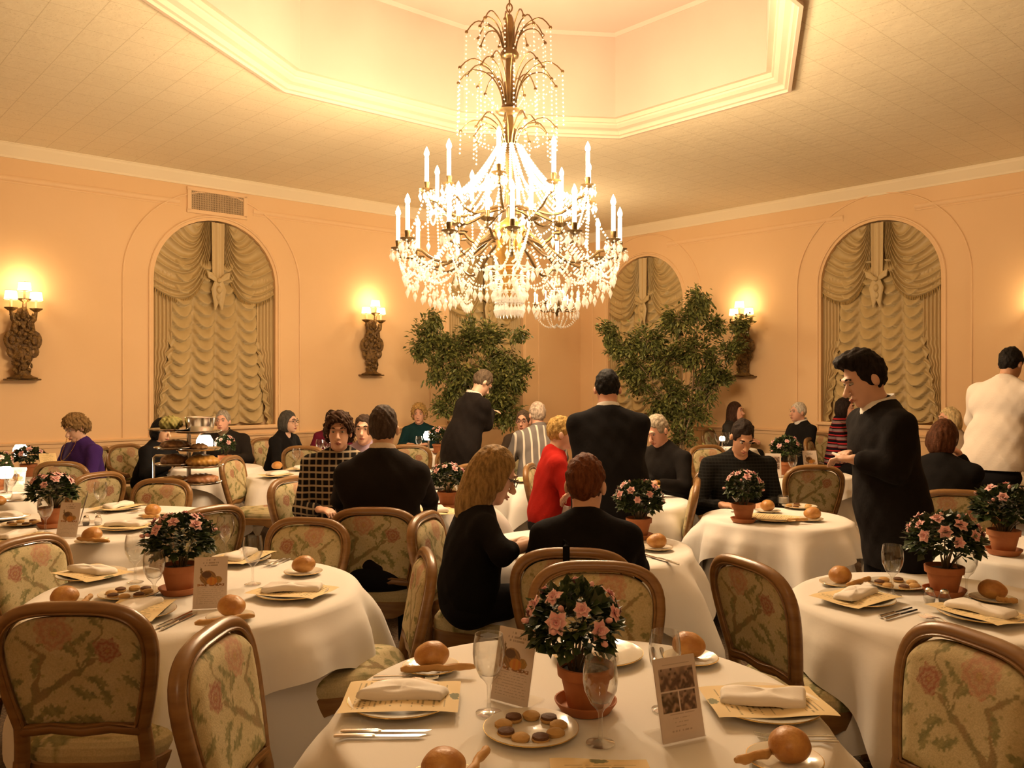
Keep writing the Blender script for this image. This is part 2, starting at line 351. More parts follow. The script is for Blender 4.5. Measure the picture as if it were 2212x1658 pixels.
# windows: night pane with glazing bars and a sill
names = ['window under the vent grille', 'window behind the bent waiter', 'window behind the bareheaded waiter holding a pad', 'window behind the tall ficus']
for i, w in enumerate(wins):
    wl, u0, u1, zb, zt = w[0], w[1], w[2], w[6], w[7]; mb = MB(); lp = arch_loop(u0, u1, zb, zt); mb.mi = 1
    mb.add([wl.P(a, b, -RECESS+.005) for a, b in lp], [tuple(range(len(lp)))]); mb.mi = 0; k_ = (u1-u0)*.2
    mb.add([wl.P(a, b, -RECESS+.012) for a, b in ((u0+k_, zb+.1), (u1-k_, zb+.1), (u1-k_, zt-k_*2), (u0+k_, zt-k_*2))], [(0,1,2,3)]); mb.mi = 1
    for f in (.0, .5, 1.): mb.tube([wl.P(u0+(u1-u0)*f, zb, -RECESS+.02), wl.P(u0+(u1-u0)*f, zt-(u1-u0)*(.5 if f != .5 else 0), -RECESS+.02)], .02, 6)
    for k in range(1, 4): z = zb+(zt-zb)*k*.2; mb.tube([wl.P(u0, z, -RECESS+.02), wl.P(u1, z, -RECESS+.02)], .014, 6)
    c = wl.P((u0+u1)/2, zb-.02, 0); mb.box(c, (u1-u0+.1, .10, .05), wl.rz, .01)
    struct('window_%d' % (i+1), mb.mesh('window', [M['glassdark'], M['walltrim']], False), 'arched '+names[i])
# drapes ----------------------------------------------------------------
dlabels = ['tan swagged drapes under the vent grille, behind the grey-haired man in a suit', 'tan swagged drapes behind the bent waiter and his ficus', 'tan swagged drapes behind the tall waiter holding a pad', 'tan swagged drapes partly hidden by the taller ficus']
def make_drapes(w, label):
    wl, u0, u1, zb, zt = w[0], w[1], w[2], w[6], w[7]; uc = (u0+u1)/2; r = (u1-u0)/2-.004; zs = zt-(u1-u0)/2; H = zt-zb
    root = thing('window_drapes', label, 'curtains', wl.P(uc, zb), wl.rz, 'swagged window drapes')
    inv = root.location.copy(); ca, sa = math.cos(wl.rz), math.sin(wl.rz); sgn = 1 if wl.n.dot(Vector((-sa, ca, 0))) > 0 else -1
    def L(u, z, d): return (u-uc, d*sgn, z-zb)           # local: along wall, into room, up
    # ruched blind
    wbl = r*.80
    def blind(u, v):
        x = (u*2-1)*wbl*(1.06-.22*v); z = zb+.05+v*(zs-zb+.25); k = (u*4.)%1.; e = 1-(2*k-1)**2; 
        ph = (v*(zs-zb+.25)/.15)+e*.72+.15*math.sin(7*u+3*math.floor(u*4-1e-6)); fr = ph % 1.; 
        d = .13*((1-fr)**.75)*(.10+.90*e)+.006*math.sin(40*u+9*v)
        return L(uc+x, z-.03*e, -.10+d)
    mb = MB(); mb.grid(64, 150, blind); link('ruched_blind', mb.mesh('ruched_blind', M['drape'], 'full'), root)
    # side panels with ruffled inner edge
    zm = zs-.03; mid = zb+H*.42
    for sg in (-1, 1):
        def inner(z):
            if z > mid: return r*.70
            t = (mid-z)/(mid-zb); return r*(.70+.22*t)+.045*(abs((t*6.5)%1-.5)*2-.5)
        def panel(u, v):
            z = zb+.01+v*(zm+.12-zb); a = inner(z); x = a+(r-a)*u; return L(uc+sg*x, z, -.07+.02*math.sin(u*5*2*PI+.6*math.sin(v*3)))
        mb = MB(); mb.grid(50, 60, panel); p = link('side_panel', mb.mesh('side_panel', M['drape2'], 'full'), root)
        def ruff(u, v):
            z = zb+.02+v*(mid-zb-.02); a = inner(z); return L(uc+sg*(a+(u-.5)*.07), z-.02*u, -.045+.02*math.sin(v*46+u*3))
        mb = MB(); mb.grid(4, 110, ruff); link('ruffle', mb.mesh('ruffle', M['drape'], 'full'), p)
    # swags
    for sg in (-1, 1):
        zc = zs+(zt-zs)*.02
        def edge(t):    # outer end of a fold line, from arch top down the side
            a = PI/2*(1-min(1, t*1.18)); z = zs+r*math.sin(a); 
            if t*1.18 > 1: z = zs-(t*1.18-1)*r*.75
            return r*math.cos(a), z
        def swag(u, v):
            an = math.radians(76)*(1-v*1.13)
            ex, ez = (r*math.cos(an), zs+r*math.sin(an)) if an > 0 else (r, zs-r*.14*(v*1.13-1)/.13)
            p0x = .05+.16*r*(1-v); p0 = (p0x, zs+math.sqrt(r*r-p0x*p0x)-.01); p1 = (r*(.36-.19*v), zs+r*(.93-1.72*v**.85)); t = u
            x = (1-t)**2*p0[0]+2*t*(1-t)*p1[0]+t*t*ex; z = (1-t)**2*p0[1]+2*t*(1-t)*p1[1]+t*t*ez
            z = min(z, zs+math.sqrt(max(0, r*r-x*x))-.003)
            fo = 1-2*abs(math.sin(v*PI*10+.5*math.sin(3*u)+.35*math.sin(v*21)))**.75; d = -.05+.036*fo*min(1, .25+3*v)*(.3+.7*math.sin(PI*(.15+.75*u)))+.05*math.sin(PI*u)*v
            return L(uc+sg*x, z, d)
        mb = MB(); mb.grid(36, 150, swag); s_ = link('swag', mb.mesh('swag', M['drape'], 'full'), root)
        mb = MB()
        for k in range(46):
            q = Vector(swag(k/45, 1.)); mb.tube([q, q+Vector((0, 0, -.045))], [.009, .005], 5)
        link('fringe', mb.mesh('fringe', M['fringe']), s_)
    # centre strip, bow and tails
    zbow = zs+r*.97-r*.95
    mb = MB(); mb.grid(12, 20, lambda u, v: L(uc+(u-.5)*(.17-.02*v), zt-.03-v*(zt-.03-zbow), .01+.014*math.cos(u*2*PI*2)))
    link('centre_pleat', mb.mesh('centre_pleat', M['drape2'], 'full'), root)
    mb = MB()
    for sg in (-1, 1):
        pts = [(sg*.02, 0), (sg*.10, .07), (sg*.135, .10), (sg*.12, .05), (sg*.03, -.01)]
        mb.tube([L(uc+a, zbow+b_, .05) for a, b_ in pts], [(.02,.012),(.035,.014),(.03,.014),(.03,.012),(.015,.012)], 8)
        mb.tube([L(uc+sg*.02, zbow, .045), L(uc+sg*.05, zbow-.12, .05), L(uc+sg*.03, zbow-.27, .045), L(uc+sg*.045, zbow-.38, .04)], [(.03,.012),(.05,.014),(.04,.014),(.008,.006)], 8)
    mb.ball(L(uc, zbow, .06), .035); mb.ball(L(uc, zbow-.12, .06), (.04,.03,.05)); mb.ball(L(uc+.01, zbow-.22, .055), (.03,.025,.05))
    link('bow', mb.mesh('bow', M['drape']), root)
    return root
for w, lb in zip(wins, dlabels): make_drapes(w, lb)
# vent grille above the first window
u0, u1 = sorted((WL.ux(408), WL.ux(529))); zt_, zb_ = WL.z(470, 416), WL.z(470, 463)
v = thing('air_vent', 'pale grille vent set above the arched window, under the cornice', 'vent', WL.P((u0+u1)/2, (zt_+zb_)/2, .0), WL.rz)
hw, hh = (u1-u0)/2, (zt_-zb_)/2; mb = MB()
sg = 1 if WL.n.dot(Vector((-math.sin(WL.rz), math.cos(WL.rz), 0))) > 0 else -1
for a, b_, c, d in ((0, hh, hw*2+.06, .05), (0, -hh, hw*2+.06, .05), (hw, 0, .05, hh*2), (-hw, 0, .05, hh*2)): mb.box((a, sg*.012, b_), (c, .03, d), 0, .006)
link('frame', mb.mesh('frame', M['walltrim'], False), v)
mb = MB()
for k in range(34): x = -hw+2*hw*(k+.5)/34; mb.box((x, sg*.008, 0), (.012, .012, hh*2))
for k in range(10): z = -hh+2*hh*(k+.5)/10; mb.box((0, sg*.008, z), (hw*2, .012, .01))
link('grille', mb.mesh('grille', mat('grille_paint', (.52,.36,.20), .6), False), v)
mb = MB(); mb.box((0, sg*.002, 0), (hw*2, .002, hh*2)); link('duct_back', mb.mesh('duct_back', mat('duct', (.25,.17,.09), .9), False), v)
# ================================================================ CHANDELIERS, SCONCES, TABLE LAMPS
CHX, CHY = -.02, 6.5
def zc(y): return HC+(CY-y)/F*CHY
def strand(mb, pts, r=.011, step=.028):
    """octahedral beads along a polyline"""
    P = [Vector(p) for p in pts]; acc = 0; nxt = 0
    for a, b in zip(P, P[1:]):
        L = (b-a).length
        while nxt <= acc+L:
            q = a.lerp(b, (nxt-acc)/L if L else 0); mb.octa(q, r, r*1.15); nxt += step
        acc += L
def drop(mb, p, s=1): mb.octa((p[0], p[1], p[2]-.012*s), .008*s); mb.add([(p[0]+dx*.013*s, p[1]+dy*.013*s, p[2]-.05*s) for dx, dy in ((1,0),(0,1),(-1,0),(0,-1))]+[(p[0],p[1],p[2]-.02*s),(p[0],p[1],p[2]-.085*s)], [(0,1,4),(1,2,4),(2,3,4),(3,0,4),(1,0,5),(2,1,5),(3,2,5),(0,3,5)])
def cat(a, b, sag, n=10): return [Vector(a).lerp(Vector(b), i/n)-Vector((0,0,sag*4*(i/n)*(1-i/n))) for i in range(n+1)]
ch = thing('crystal_chandelier', 'huge many-tiered crystal chandelier with lit candle bulbs hanging from the dome', 'chandelier', (CHX, CHY, 0))
mb = MB(); z = zc(38); k = 0
while z < HCEIL+DZ:
    n = 10; pts = [(.022*math.cos(2*PI*i/n)*(1 if k%2 else 0), .022*math.cos(2*PI*i/n)*(0 if k%2 else 1), z+.026+.034*math.sin(2*PI*i/n)) for i in range(n)]; mb.tube(pts, .006, 6, closed=True); z += .05; k += 1
link('chain', mb.mesh('chain', M['bronze']), ch)
mb = MB(); zz = lambda y: zc(y)
mb.lathe([(0,zz(32)),(.02,zz(33)),(.03,zz(40)),(.045,zz(60)),(.04,zz(95)),(.05,zz(105)),(.075,zz(118)),(.07,zz(124)),(.03,zz(128)),(.032,zz(175)),(.042,zz(178)),(.048,zz(222)),(.07,zz(235)),(.11,zz(240)),(.09,zz(246)),(.03,zz(250)),(.035,zz(275)),(.055,zz(280)),(.05,zz(312)),(.09,zz(320)),(.07,zz(328)),(.03,zz(335)),(.025,zz(470))], 20)
link('stem', mb.mesh('stem', M['bronze'], 60), ch)
mb = MB(); mb.lathe([(.025,zz(470)),(.06,zz(478)),(.12,zz(488)),(.13,zz(500)),(.10,zz(530)),(.12,zz(545)),(.07,zz(572)),(.05,zz(580)),(.09,zz(585)),(.06,zz(600)),(.05,zz(640)),(0,zz(646))], 20)
link('gilt_body', mb.mesh('gilt_body', M['gilt'], 60), ch)
# plumes
for (yb, ytip, R, n, droplen) in ((118, 48, .285, 14, .30), (238, 142, .375, 16, .42), (322, 262, .33, 14, .2)):
    mb = MB(); strs = []
    for k in range(n):
        mc = MB(); strs.append(mc)
        a = 2*PI*k/n+.1; H = zz(ytip)-zz(yb); rr = R*(.75+.25*(k%2)); pts = []
        for i in range(17):
            t = i/16; rad = .05+rr*(t**1.9); zz_ = zz(yb)+H*math.sin(min(1, t/.84)*PI/2)-.09*max(0, (t-.8)/.2)**2
            pts.append((rad*math.cos(a), rad*math.sin(a), zz_))
        mb.tube(pts, .0055, 5); mb.ball(pts[-1], .014, 6, 4)
        strand(mc, [pts[-1], (pts[-1][0]*1.02, pts[-1][1]*1.02, pts[-1][2]-droplen)], .008, .034)
        if k % 2: strand(mc, cat(pts[-1], (.06*math.cos(a), .06*math.sin(a), zz(yb)), .02), .007, .04)
    p = link('plume', mb.mesh('plume', M['bronze']), ch)
    for q_ in strs: link('bead_string', q_.mesh('bead_string', M['crystal'], False), p)
# candle arms
mp = MB(); mp.lathe([(0,-.02),(.02,-.016),(.05,.0),(.058,.008),(.05,.01),(.02,.006),(.018,.03),(.022,.06),(.02,.065),(0,.065)], 12); ME_PAN = mp.mesh('drip_pan', M['bronze'])
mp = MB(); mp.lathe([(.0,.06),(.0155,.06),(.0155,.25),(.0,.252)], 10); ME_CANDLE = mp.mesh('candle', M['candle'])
mp = MB(); mp.lathe([(0,.25),(.012,.255),(.02,.275),(.019,.29),(.01,.315),(0,.335)], 10); ME_BULB = mp.mesh('bulb', M['bulb'])
def arm(R, z, a, r0, z0, dip, name='candle_arm', parent=ch, sc_=1., th=.011):
    c, s = math.cos(a), math.sin(a); pts = []
    for i in range(15):
        t = i/14; rad = r0+(R-r0)*(t if t < 1 else 1); zz_ = z0+(z-z0)*t*t-dip*math.sin(PI*min(1, t*1.02))**1.2*(1.3*t)
        pts.append((rad*c, rad*s, zz_))
    pts[-1] = (R*c, R*s, z-.02*sc_); pts[-2] = (R*c*.995, R*s*.995, z-.06*sc_)
    m_ = MB(); m_.tube(pts, th, 6); a_ = link(name, m_.mesh(name, M['bronze']), parent)
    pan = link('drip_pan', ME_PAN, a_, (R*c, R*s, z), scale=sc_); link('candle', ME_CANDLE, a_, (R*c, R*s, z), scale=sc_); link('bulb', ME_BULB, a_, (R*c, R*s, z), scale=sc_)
    return Vector((R*c, R*s, z)), pts
NA, NB = 10, 12; zA, zB = 3.09, 2.70; RA, RB = .645, .865
A = [arm(RA, zA+(.04 if k%2 else 0), 2*PI*(k+.32)/NA, .07, 3.02, .16) for k in range(NA)]
B = [arm(RB, zB, 2*PI*(k+.05)/NB, .09, 2.78, .26) for k in range(NB)]
C3 = [arm(.42, 2.86, 2*PI*(k+.5)/8, .08, 2.85, .16) for k in range(8)]
# crystals: tent strands, swags, pendants
top = zz(318)
for k in range(12):
    a = 2*PI*(k+.3)/12; mb = MB(); q = (RA*.93*math.cos(a), RA*.93*math.sin(a), zA-.05)
    for da in (-.09, 0, .09): strand(mb, cat((.10*math.cos(a+da), .10*math.sin(a+da), top), (RA*(.9+.3*abs(da))*math.cos(a+da*1.6), RA*(.9+.3*abs(da))*math.sin(a+da*1.6), zA-.05), .10, 14), .0125, .027)
    link('bead_strand', mb.mesh('bead_strand', M['crystal'], False), ch)
for k in range(NA):
    p, q = A[k][0], A[(k+1)%NA][0]; mb = MB(); strand(mb, cat(p, q, .09), .011, .026); strand(mb, cat(p-Vector((0,0,.03)), q-Vector((0,0,.03)), .17), .010, .027)
    for j in range(7): an = 2*PI*j/7; drop(mb, (p.x+.055*math.cos(an), p.y+.055*math.sin(an), p.z), 1)
    b_ = B[(k*NB//NA)%NB][0]; strand(mb, cat(p, b_, .06), .010, .03); strand(mb, [p-Vector((0,0,.03)), p*.98-Vector((0,0,.30))], .010, .027); drop(mb, p*.98-Vector((0,0,.30)), 1.3)
    link('bead_swag', mb.mesh('bead_swag', M['crystal'], False), ch)
for k in range(NB):
    p, q = B[k][0], B[(k+1)%NB][0]; mb = MB(); m_ = (p+q)/2; zlow = Vector((0,0,.16))
    strand(mb, cat(p-Vector((0,0,.02)), q-Vector((0,0,.02)), .17), .010, .027); strand(mb, cat(p*.98-zlow*.3, Vector((m_.x*.6, m_.y*.6, 2.50)), .08), .0105, .028)
    strand(mb, cat(q*.98-zlow*.3, Vector((m_.x*.6, m_.y*.6, 2.50)), .08), .0105, .028)
    for j in range(8): an = 2*PI*j/8; drop(mb, (p.x+.056*math.cos(an), p.y+.056*math.sin(an), p.z), 1.15)
    for j in range(6): t = (j+.5)/6; w_ = p.lerp(q, t); drop(mb, (w_.x*.97, w_.y*.97, w_.z-.05-.17*4*t*(1-t)), 1.25)
    for j in range(7): t = (j+.5)/7; w_ = p*.95*(1-t)+Vector((m_.x*.5, m_.y*.5, 2.48))*t; drop(mb, (w_.x, w_.y, w_.z-.12-.05*math.sin(PI*t)), 1.35)
    for j in range(3): strand(mb, cat(C3[(k*8//NB)%8][0], (p*.92)-Vector((0,0,.05*j)), .06), .010, .03)
    link('bead_swag', mb.mesh('bead_swag', M['crystal'], False), ch)
mb = MB()
for (R, z, n, s) in ((.19, 2.55, 18, 1.2), (.15, 2.48, 16, 1.2), (.12, 2.42, 14, 1.2), (.105, 2.37, 22, 1.3), (.105, 2.30, 22, 1.6)):
    for k in range(n): a = 2*PI*k/n; drop(mb, (R*math.cos(a), R*math.sin(a), z), s); 
    mb.tube([(R*math.cos(2*PI*k/24), R*math.sin(2*PI*k/24), z) for k in range(24)], .005, 5, closed=True)
link('prism_basket', mb.mesh('prism_basket', M['crystal'], False), ch)
CH_W = 1.5
for k in range(0, NA, 2): p = A[k][0]; lamp('chandelier_and_fill_light', (CHX+p.x, CHY+p.y, p.z+.39), 26*CH_W, WARM, .05)
for k in range(0, NB, 2): p = B[k][0]; lamp('chandelier_and_fill_light', (CHX+p.x*1.0, CHY+p.y*1.0, p.z+.39), 30*CH_W, WARM, .05)
# second, smaller chandelier further back
SX, SY = (1203-CX)/F*12.0, 12.0
def z2(y): return HC+(CY-y)/F*SY
c2 = thing('crystal_chandelier', 'small crystal chandelier glowing beyond the big one, near the wall corner', 'chandelier', (SX, SY, 0))
mb = MB(); mb.tube([(0,0,z2(610)), (0,0,HCEIL)], .008, 6); mb.lathe([(0,HCEIL-.05),(.06,HCEIL-.03),(.07,HCEIL),(0,HCEIL)], 12); link('chain', mb.mesh('chain', M['bronze']), c2)
mb = MB(); mb.lathe([(0,z2(612)),(.03,z2(618)),(.025,z2(640)),(.05,z2(655)),(.04,z2(672)),(0,z2(685))], 12); link('stem', mb.mesh('stem', M['bronze']), c2)
pts = [arm(.33, z2(659), 2*PI*(k+.3)/8, .03, z2(668), .07, 'candle_arm', c2, .55, .007) for k in range(8)]
mb = MB()
for k in range(8):
    p, q = pts[k][0], pts[(k+1)%8][0]; strand(mb, cat(p, q, .07), .012, .03); strand(mb, cat((0,0,z2(615)), p, .05), .012, .035)
    strand(mb, cat(p*.95-Vector((0,0,.03)), (0,0,z2(700)), .09), .012, .034)
    for j in range(4): t = j/4; w_ = p.lerp(q, t); drop(mb, (w_.x, w_.y, w_.z-.04-.06*4*t*(1-t)), 1.3)
link('bead_swags', mb.mesh('bead_swags', M['crystal'], False), c2)
lamp('chandelier_and_fill_light', (SX, SY, z2(600)), 45, WARM, .1)
# sconces
def sconce_meshes():
    mb = MB(); R = random.Random(3)
    mb.lathe([(0,0),(.15,0),(.16,.012),(.11,.03),(.08,.05),(.085,.09),(.06,.13),(.09,.2),(.10,.26),(.07,.32),(.05,.40),(.06,.5),(.05,.6),(.07,.72),(.05,.80),(.0,.82)], 18, sy=.7)
    for sg in (-1, 1):
        mb.tube([(sg*(.11+.055*math.cos(t)), -.02, .44+.085*math.sin(t)) for t in [2*PI*i/14 for i in range(14)]], (.022,.03), 7, closed=True, flat=(0,1,0))
        mb.tube([(sg*(.10+.04*math.cos(t)), -.02, .31+.05*math.sin(t)) for t in [2*PI*i/12 for i in range(12)]], (.018,.026), 7, closed=True, flat=(0,1,0))
        mb.ball((sg*.11,-.03,.44), (.04,.03,.06)); mb.tube([(sg*.05,-.02,.5),(sg*.10,-.03,.56),(sg*.085,-.04,.66),(sg*.115,-.05,.74)], [.02,.028,.022,.03], 7)
    mb.tube([(0,-.05,.70),(0,-.10,.78),(0,-.11,.87)], [.035,.026,.02], 8)
    for sg in (-1, 1): mb.tube([(sg*.06,-.03,.62),(sg*.11,-.06,.68),(sg*.125,-.06,.77)], [.03,.026,.018], 8)
    for k in range(70):
        z = R.uniform(.06,.76); a = R.uniform(-.9, PI+.9); r_ = .06+.03*math.sin(z*9)**2; mb.ball((r_*math.cos(a), -r_*.7*abs(math.sin(a))-.01, z), (R.uniform(.012,.03), R.uniform(.012,.025), R.uniform(.014,.035)), 6, 4)
    body = mb.mesh('carved_body', M['carve'], 60)
    mb = MB(); mb.box((0,.03,-.008), (.36,.20,.018), 0, .006); shelf = mb.mesh('shelf', M['carve'], False)
    mb = MB(); mb.lathe([(0,.0),(.03,.01),(.065,.035),(.07,.045),(.02,.05),(0,.05)], 14); cup = mb.mesh('cup', M['carve'])
    mb = MB(); mb.lathe([(.0,.04),(.014,.04),(.014,.14),(0,.14)], 10); cd = mb.mesh('candle_tube', mat('candle_ivory', (.8,.6,.35), .5))
    mb = MB(); mb.lathe([(.072,.13),(.058,.235)], 20); sh = mb.mesh('lamp_shade', M['shade'])
    mb = MB()
    for r_, z in ((.0725,.13),(.0585,.235)): mb.tube([(r_*math.cos(2*PI*k/24), r_*math.sin(2*PI*k/24), z) for k in range(24)], .003, 5, closed=True)
    return body, shelf, cup, cd, sh, mb.mesh('shade_ring', M['fringe'])
SB = sconce_meshes()
def sconce(wl, u, zbase, s, label):
    rz = math.atan2(wl.n.y, wl.n.x)+PI/2; t = thing('wall_sconce', label, 'sconce', wl.P(u, zbase, .075*s), rz, 'carved giltwood wall sconces', s)   # local -y points into the room
    link('carved_body', SB[0], t); link('shelf', SB[1], t)
    for (x, y, z) in ((-.125,-.06,.76), (.125,-.06,.76), (0,-.11,.86)):
        a = link('light_arm', SB[2], t, (x, y, z)); link('candle_tube', SB[3], a); s_ = link('lamp_shade', SB[4], a); link('shade_ring', SB[5], s_)
    for (x, z) in ((-.1, 1.06), (.1, 1.06), (0, 1.16)):
        p = wl.P(u, zbase+z*s, (.075+.10)*s)+wl.u*x*s; lamp('sconce_and_fill_light', p, 1.5, (1,.74,.4), .03)
    lamp('sconce_and_fill_light', wl.P(u, zbase+.845*s, .24*s), .8, (1,.74,.4), .03)
for wl, x, yb, yt, lb in ((WL, 46, 818, 612, 'giltwood wall sconce with three lit shades above the purple-sweater woman'), (WL, 797, 809, 650, 'giltwood wall sconce between the vent window and the bent waiter\'s ficus'), (WR, 1612, 812, 652, 'giltwood wall sconce brushed by the tall ficus'), (WR, 2262, 818, 640, 'giltwood wall sconce at the edge, above the white-jacketed waiter')):
    zb_ = wl.z(x, yb); sconce(wl, wl.ux(x), zb_, (wl.z(x, yt)-zb_)/1.095, lb)
# table lamps are made in the table section
# ================================================================ PEOPLE: smooth-union distance fields meshed by surface nets
class SDF:
    def __init__(s, lo, hi, h):
        s.h = h; s.lo = np.array(lo, float); n = np.ceil((np.array(hi)-s.lo)/h).astype(int)+1; s.n = n
        s.f = np.full(n, 1.0, np.float32)
    def sub(s, lo, hi):
        a = np.clip(np.floor((np.array(lo)-s.lo)/s.h).astype(int), 0, s.n); b = np.clip(np.ceil((np.array(hi)-s.lo)/s.h).astype(int)+1, 0, s.n)
        if (b <= a).any(): return None
        sl = tuple(slice(i, j) for i, j in zip(a, b)); ax = [np.arange(i, j)*s.h+o for i, j, o in zip(a, b, s.lo)]
        return sl, np.meshgrid(*ax, indexing='ij')
    def mixin(s, sl, d, k, mode):
        o = s.f[sl]
        if mode == 'u':
            if k > 0: hh = np.clip(.5+.5*(o-d)/k, 0, 1); s.f[sl] = o+(d-o)*hh-k*hh*(1-hh)
            else: s.f[sl] = np.minimum(o, d)
        else:
            d = -d
            if k > 0: hh = np.clip(.5-.5*(o-d)/k, 0, 1); s.f[sl] = o+(d-o)*hh+k*hh*(1-hh)
            else: s.f[sl] = np.maximum(o, d)
    def cone(s, a, b, ra, rb, k=.02, mode='u'):
        a, b = np.array(a, float), np.array(b, float); R = max(ra, rb)+k+s.h*2; q = s.sub(np.minimum(a, b)-R, np.maximum(a, b)+R)
        if q is None: return
        sl, (X, Y, Z) = q; ab = b-a; L = max((ab**2).sum(), 1e-9)
        t = np.clip(((X-a[0])*ab[0]+(Y-a[1])*ab[1]+(Z-a[2])*ab[2])/L, 0, 1)
        d = np.sqrt((X-a[0]-t*ab[0])**2+(Y-a[1]-t*ab[1])**2+(Z-a[2]-t*ab[2])**2)-(ra+(rb-ra)*t); s.mixin(sl, d.astype(np.float32), k, mode)
    def ell(s, c, r, k=.02, R=None, mode='u'):
        c, r = np.array(c, float), np.array(r, float); e = r.max()+k+s.h*2; q = s.sub(c-e, c+e)
        if q is None: return
        sl, (X, Y, Z) = q; X, Y, Z = X-c[0], Y-c[1], Z-c[2]
        if R is not None: X, Y, Z = (R[0][0]*X+R[1][0]*Y+R[2][0]*Z, R[0][1]*X+R[1][1]*Y+R[2][1]*Z, R[0][2]*X+R[1][2]*Y+R[2][2]*Z)
        k0 = np.sqrt((X/r[0])**2+(Y/r[1])**2+(Z/r[2])**2); k1 = np.sqrt((X/r[0]**2)**2+(Y/r[1]**2)**2+(Z/r[2]**2)**2)+1e-9
        s.mixin(sl, (k0*(k0-1)/k1).astype(np.float32), k, mode)
    def wob(s, amp, fr, seed=0, st=(1,1,1)):
        ax = [np.arange(n)*s.h+o for n, o in zip(s.n, s.lo)]; X, Y, Z = np.meshgrid(*ax, indexing='ij', sparse=True)
        X, Y, Z = X*st[0], Y*st[1], Z*st[2]
        s.f += (amp*(np.sin(fr*X+seed+2*np.sin(fr*.43*Y))*np.sin(fr*.9*Y+2*seed+1.5*np.sin(fr*.5*Z))*np.sin(fr*.8*Z+3*seed)+.5*np.sin(fr*2.3*X+1.3*fr*Y+seed)*np.sin(fr*1.7*Z))).astype(np.float32)
    def mesh(s, name, m):
        f = s.f; h = s.h; S = f < 0
        if not S.any(): return MB().mesh(name, m)
        nx, ny, nz = f.shape; c = np.zeros((nx-1, ny-1, nz-1), np.int8)
        for i in (0,1):
            for j in (0,1):
                for k in (0,1): c += S[i:nx-1+i, j:ny-1+j, k:nz-1+k]
        act = (c > 0) & (c < 8); idx = -np.ones(act.shape, np.int64); I = np.argwhere(act); idx[tuple(I.T)] = np.arange(len(I))
        acc = np.zeros((len(I), 3)); cnt = np.zeros(len(I)); cor = [(i,j,k) for i in (0,1) for j in (0,1) for k in (0,1)]
        for p in cor:
            for ax in range(3):
                if p[ax] == 0:
                    q = list(p); q[ax] = 1; fa = f[tuple((I+p).T)]; fb = f[tuple((I+q).T)]; cr = (fa < 0) != (fb < 0); t = np.where(cr, fa/np.where(cr, fa-fb, 1), 0)
                    w = np.tile(np.array(p, float), (len(I),1)); w[:, ax] += t; acc[cr] += w[cr]; cnt[cr] += 1
        V = (I+acc/cnt[:, None])*h+s.lo; Q = []
        for ax in range(3):
            a = [slice(None)]*3; b = [slice(None)]*3; a[ax] = slice(0, -1); b[ax] = slice(1, None); A_, B_ = S[tuple(a)], S[tuple(b)]
            E = np.argwhere(A_ != B_); o1, o2 = [(1,2),(2,0),(0,1)][ax]
            E = E[(E[:, o1] > 0) & (E[:, o2] > 0) & (E[:, o1] < f.shape[o1]-1) & (E[:, o2] < f.shape[o2]-1)]
            fl = A_[tuple(E.T)]; qs = []
            for d1, d2 in ((-1,-1),(0,-1),(0,0),(-1,0)):
                e = E.copy(); e[:, o1] += d1; e[:, o2] += d2; qs.append(idx[tuple(e.T)])
            q = np.stack(qs, 1); q[~fl] = q[~fl][:, ::-1]; Q.append(q)
        Q = np.concatenate(Q); me = bpy.data.meshes.new(name); me.from_pydata(V.tolist(), [], Q.tolist())
        me.materials.append(m); me.polygons.foreach_set('use_smooth', [True]*len(Q)); me.update(); return me
SKIN = {}
def skin(c):
    if c not in SKIN: SKIN[c] = mat('skin', c, .5, noise=(18, tuple(min(1, x*1.08) for x in c)))
    return SKIN[c]
M['iris'] = mat('iris', (.02,.012,.01), .2); M['white'] = mat('eye_white', (.40,.34,.29), .6); M['lip'] = mat('lips', (.42,.14,.10), .5)
M['spec'] = mat('spectacles', (.03,.02,.02), .3)
HAIRM = {}
def hairm(c):
    if c not in HAIRM: HAIRM[c] = mat('hair', tuple(x*.65 for x in c), .65, spec=.12, noise=(70, tuple(min(1, x*1.35+.003) for x in c), (1,1,.25)), bump=(90, .5, .01))
    return HAIRM[c]
CLO = {}
def cloth(c):
    if isinstance(c, bpy.types.Material): return c
    if c not in CLO: CLO[c] = mat('clothing', c, .92, spec=.12, bump=(60, .15, .01))
    return CLO[c]
def hand(S, wr, tip, nrm, side, sc_=1., curl=.5, k=.008):
    """palm, five unequal curled fingers, thumb from the side; wr wrist, tip direction, nrm back-of-hand normal"""
    d = Vector(tip).normalized(); n = Vector(nrm); n = (n-d*n.dot(d)).normalized(); s_ = d.cross(n)*side; w = Vector(wr); g = sc_
    R = Matrix((s_, d, n)).transposed(); S.ell(w+d*.048*g, (.041*g, .05*g, .016*g), .02, [list(r) for r in R])
    for i, (o, L) in enumerate(((-.03,.068),(-.011,.08),(.009,.075),(.028,.058))):
        b0 = w+d*.085*g+s_*o*g; a1 = curl*.8; p1 = b0+(d*math.cos(a1)-n*math.sin(a1)+s_*o*1.2)*L*.5*g; a2 = curl*2.1; p2 = p1+(d*math.cos(a2)-n*math.sin(a2))*L*.55*g
        S.cone(b0, p1, .0092*g, .0085*g, k); S.cone(p1, p2, .0085*g, .007*g, k*.6)
    t0 = w+d*.025*g-s_*.035*g; t1 = t0+(d*.7-s_*.6-n*.3)*.042*g; t2 = t1+(d*.9-s_*.1-n*.5)*.034*g; S.cone(t0, t1, .0125*g, .0105*g, .012); S.cone(t1, t2, .0105*g, .0085*g, k)
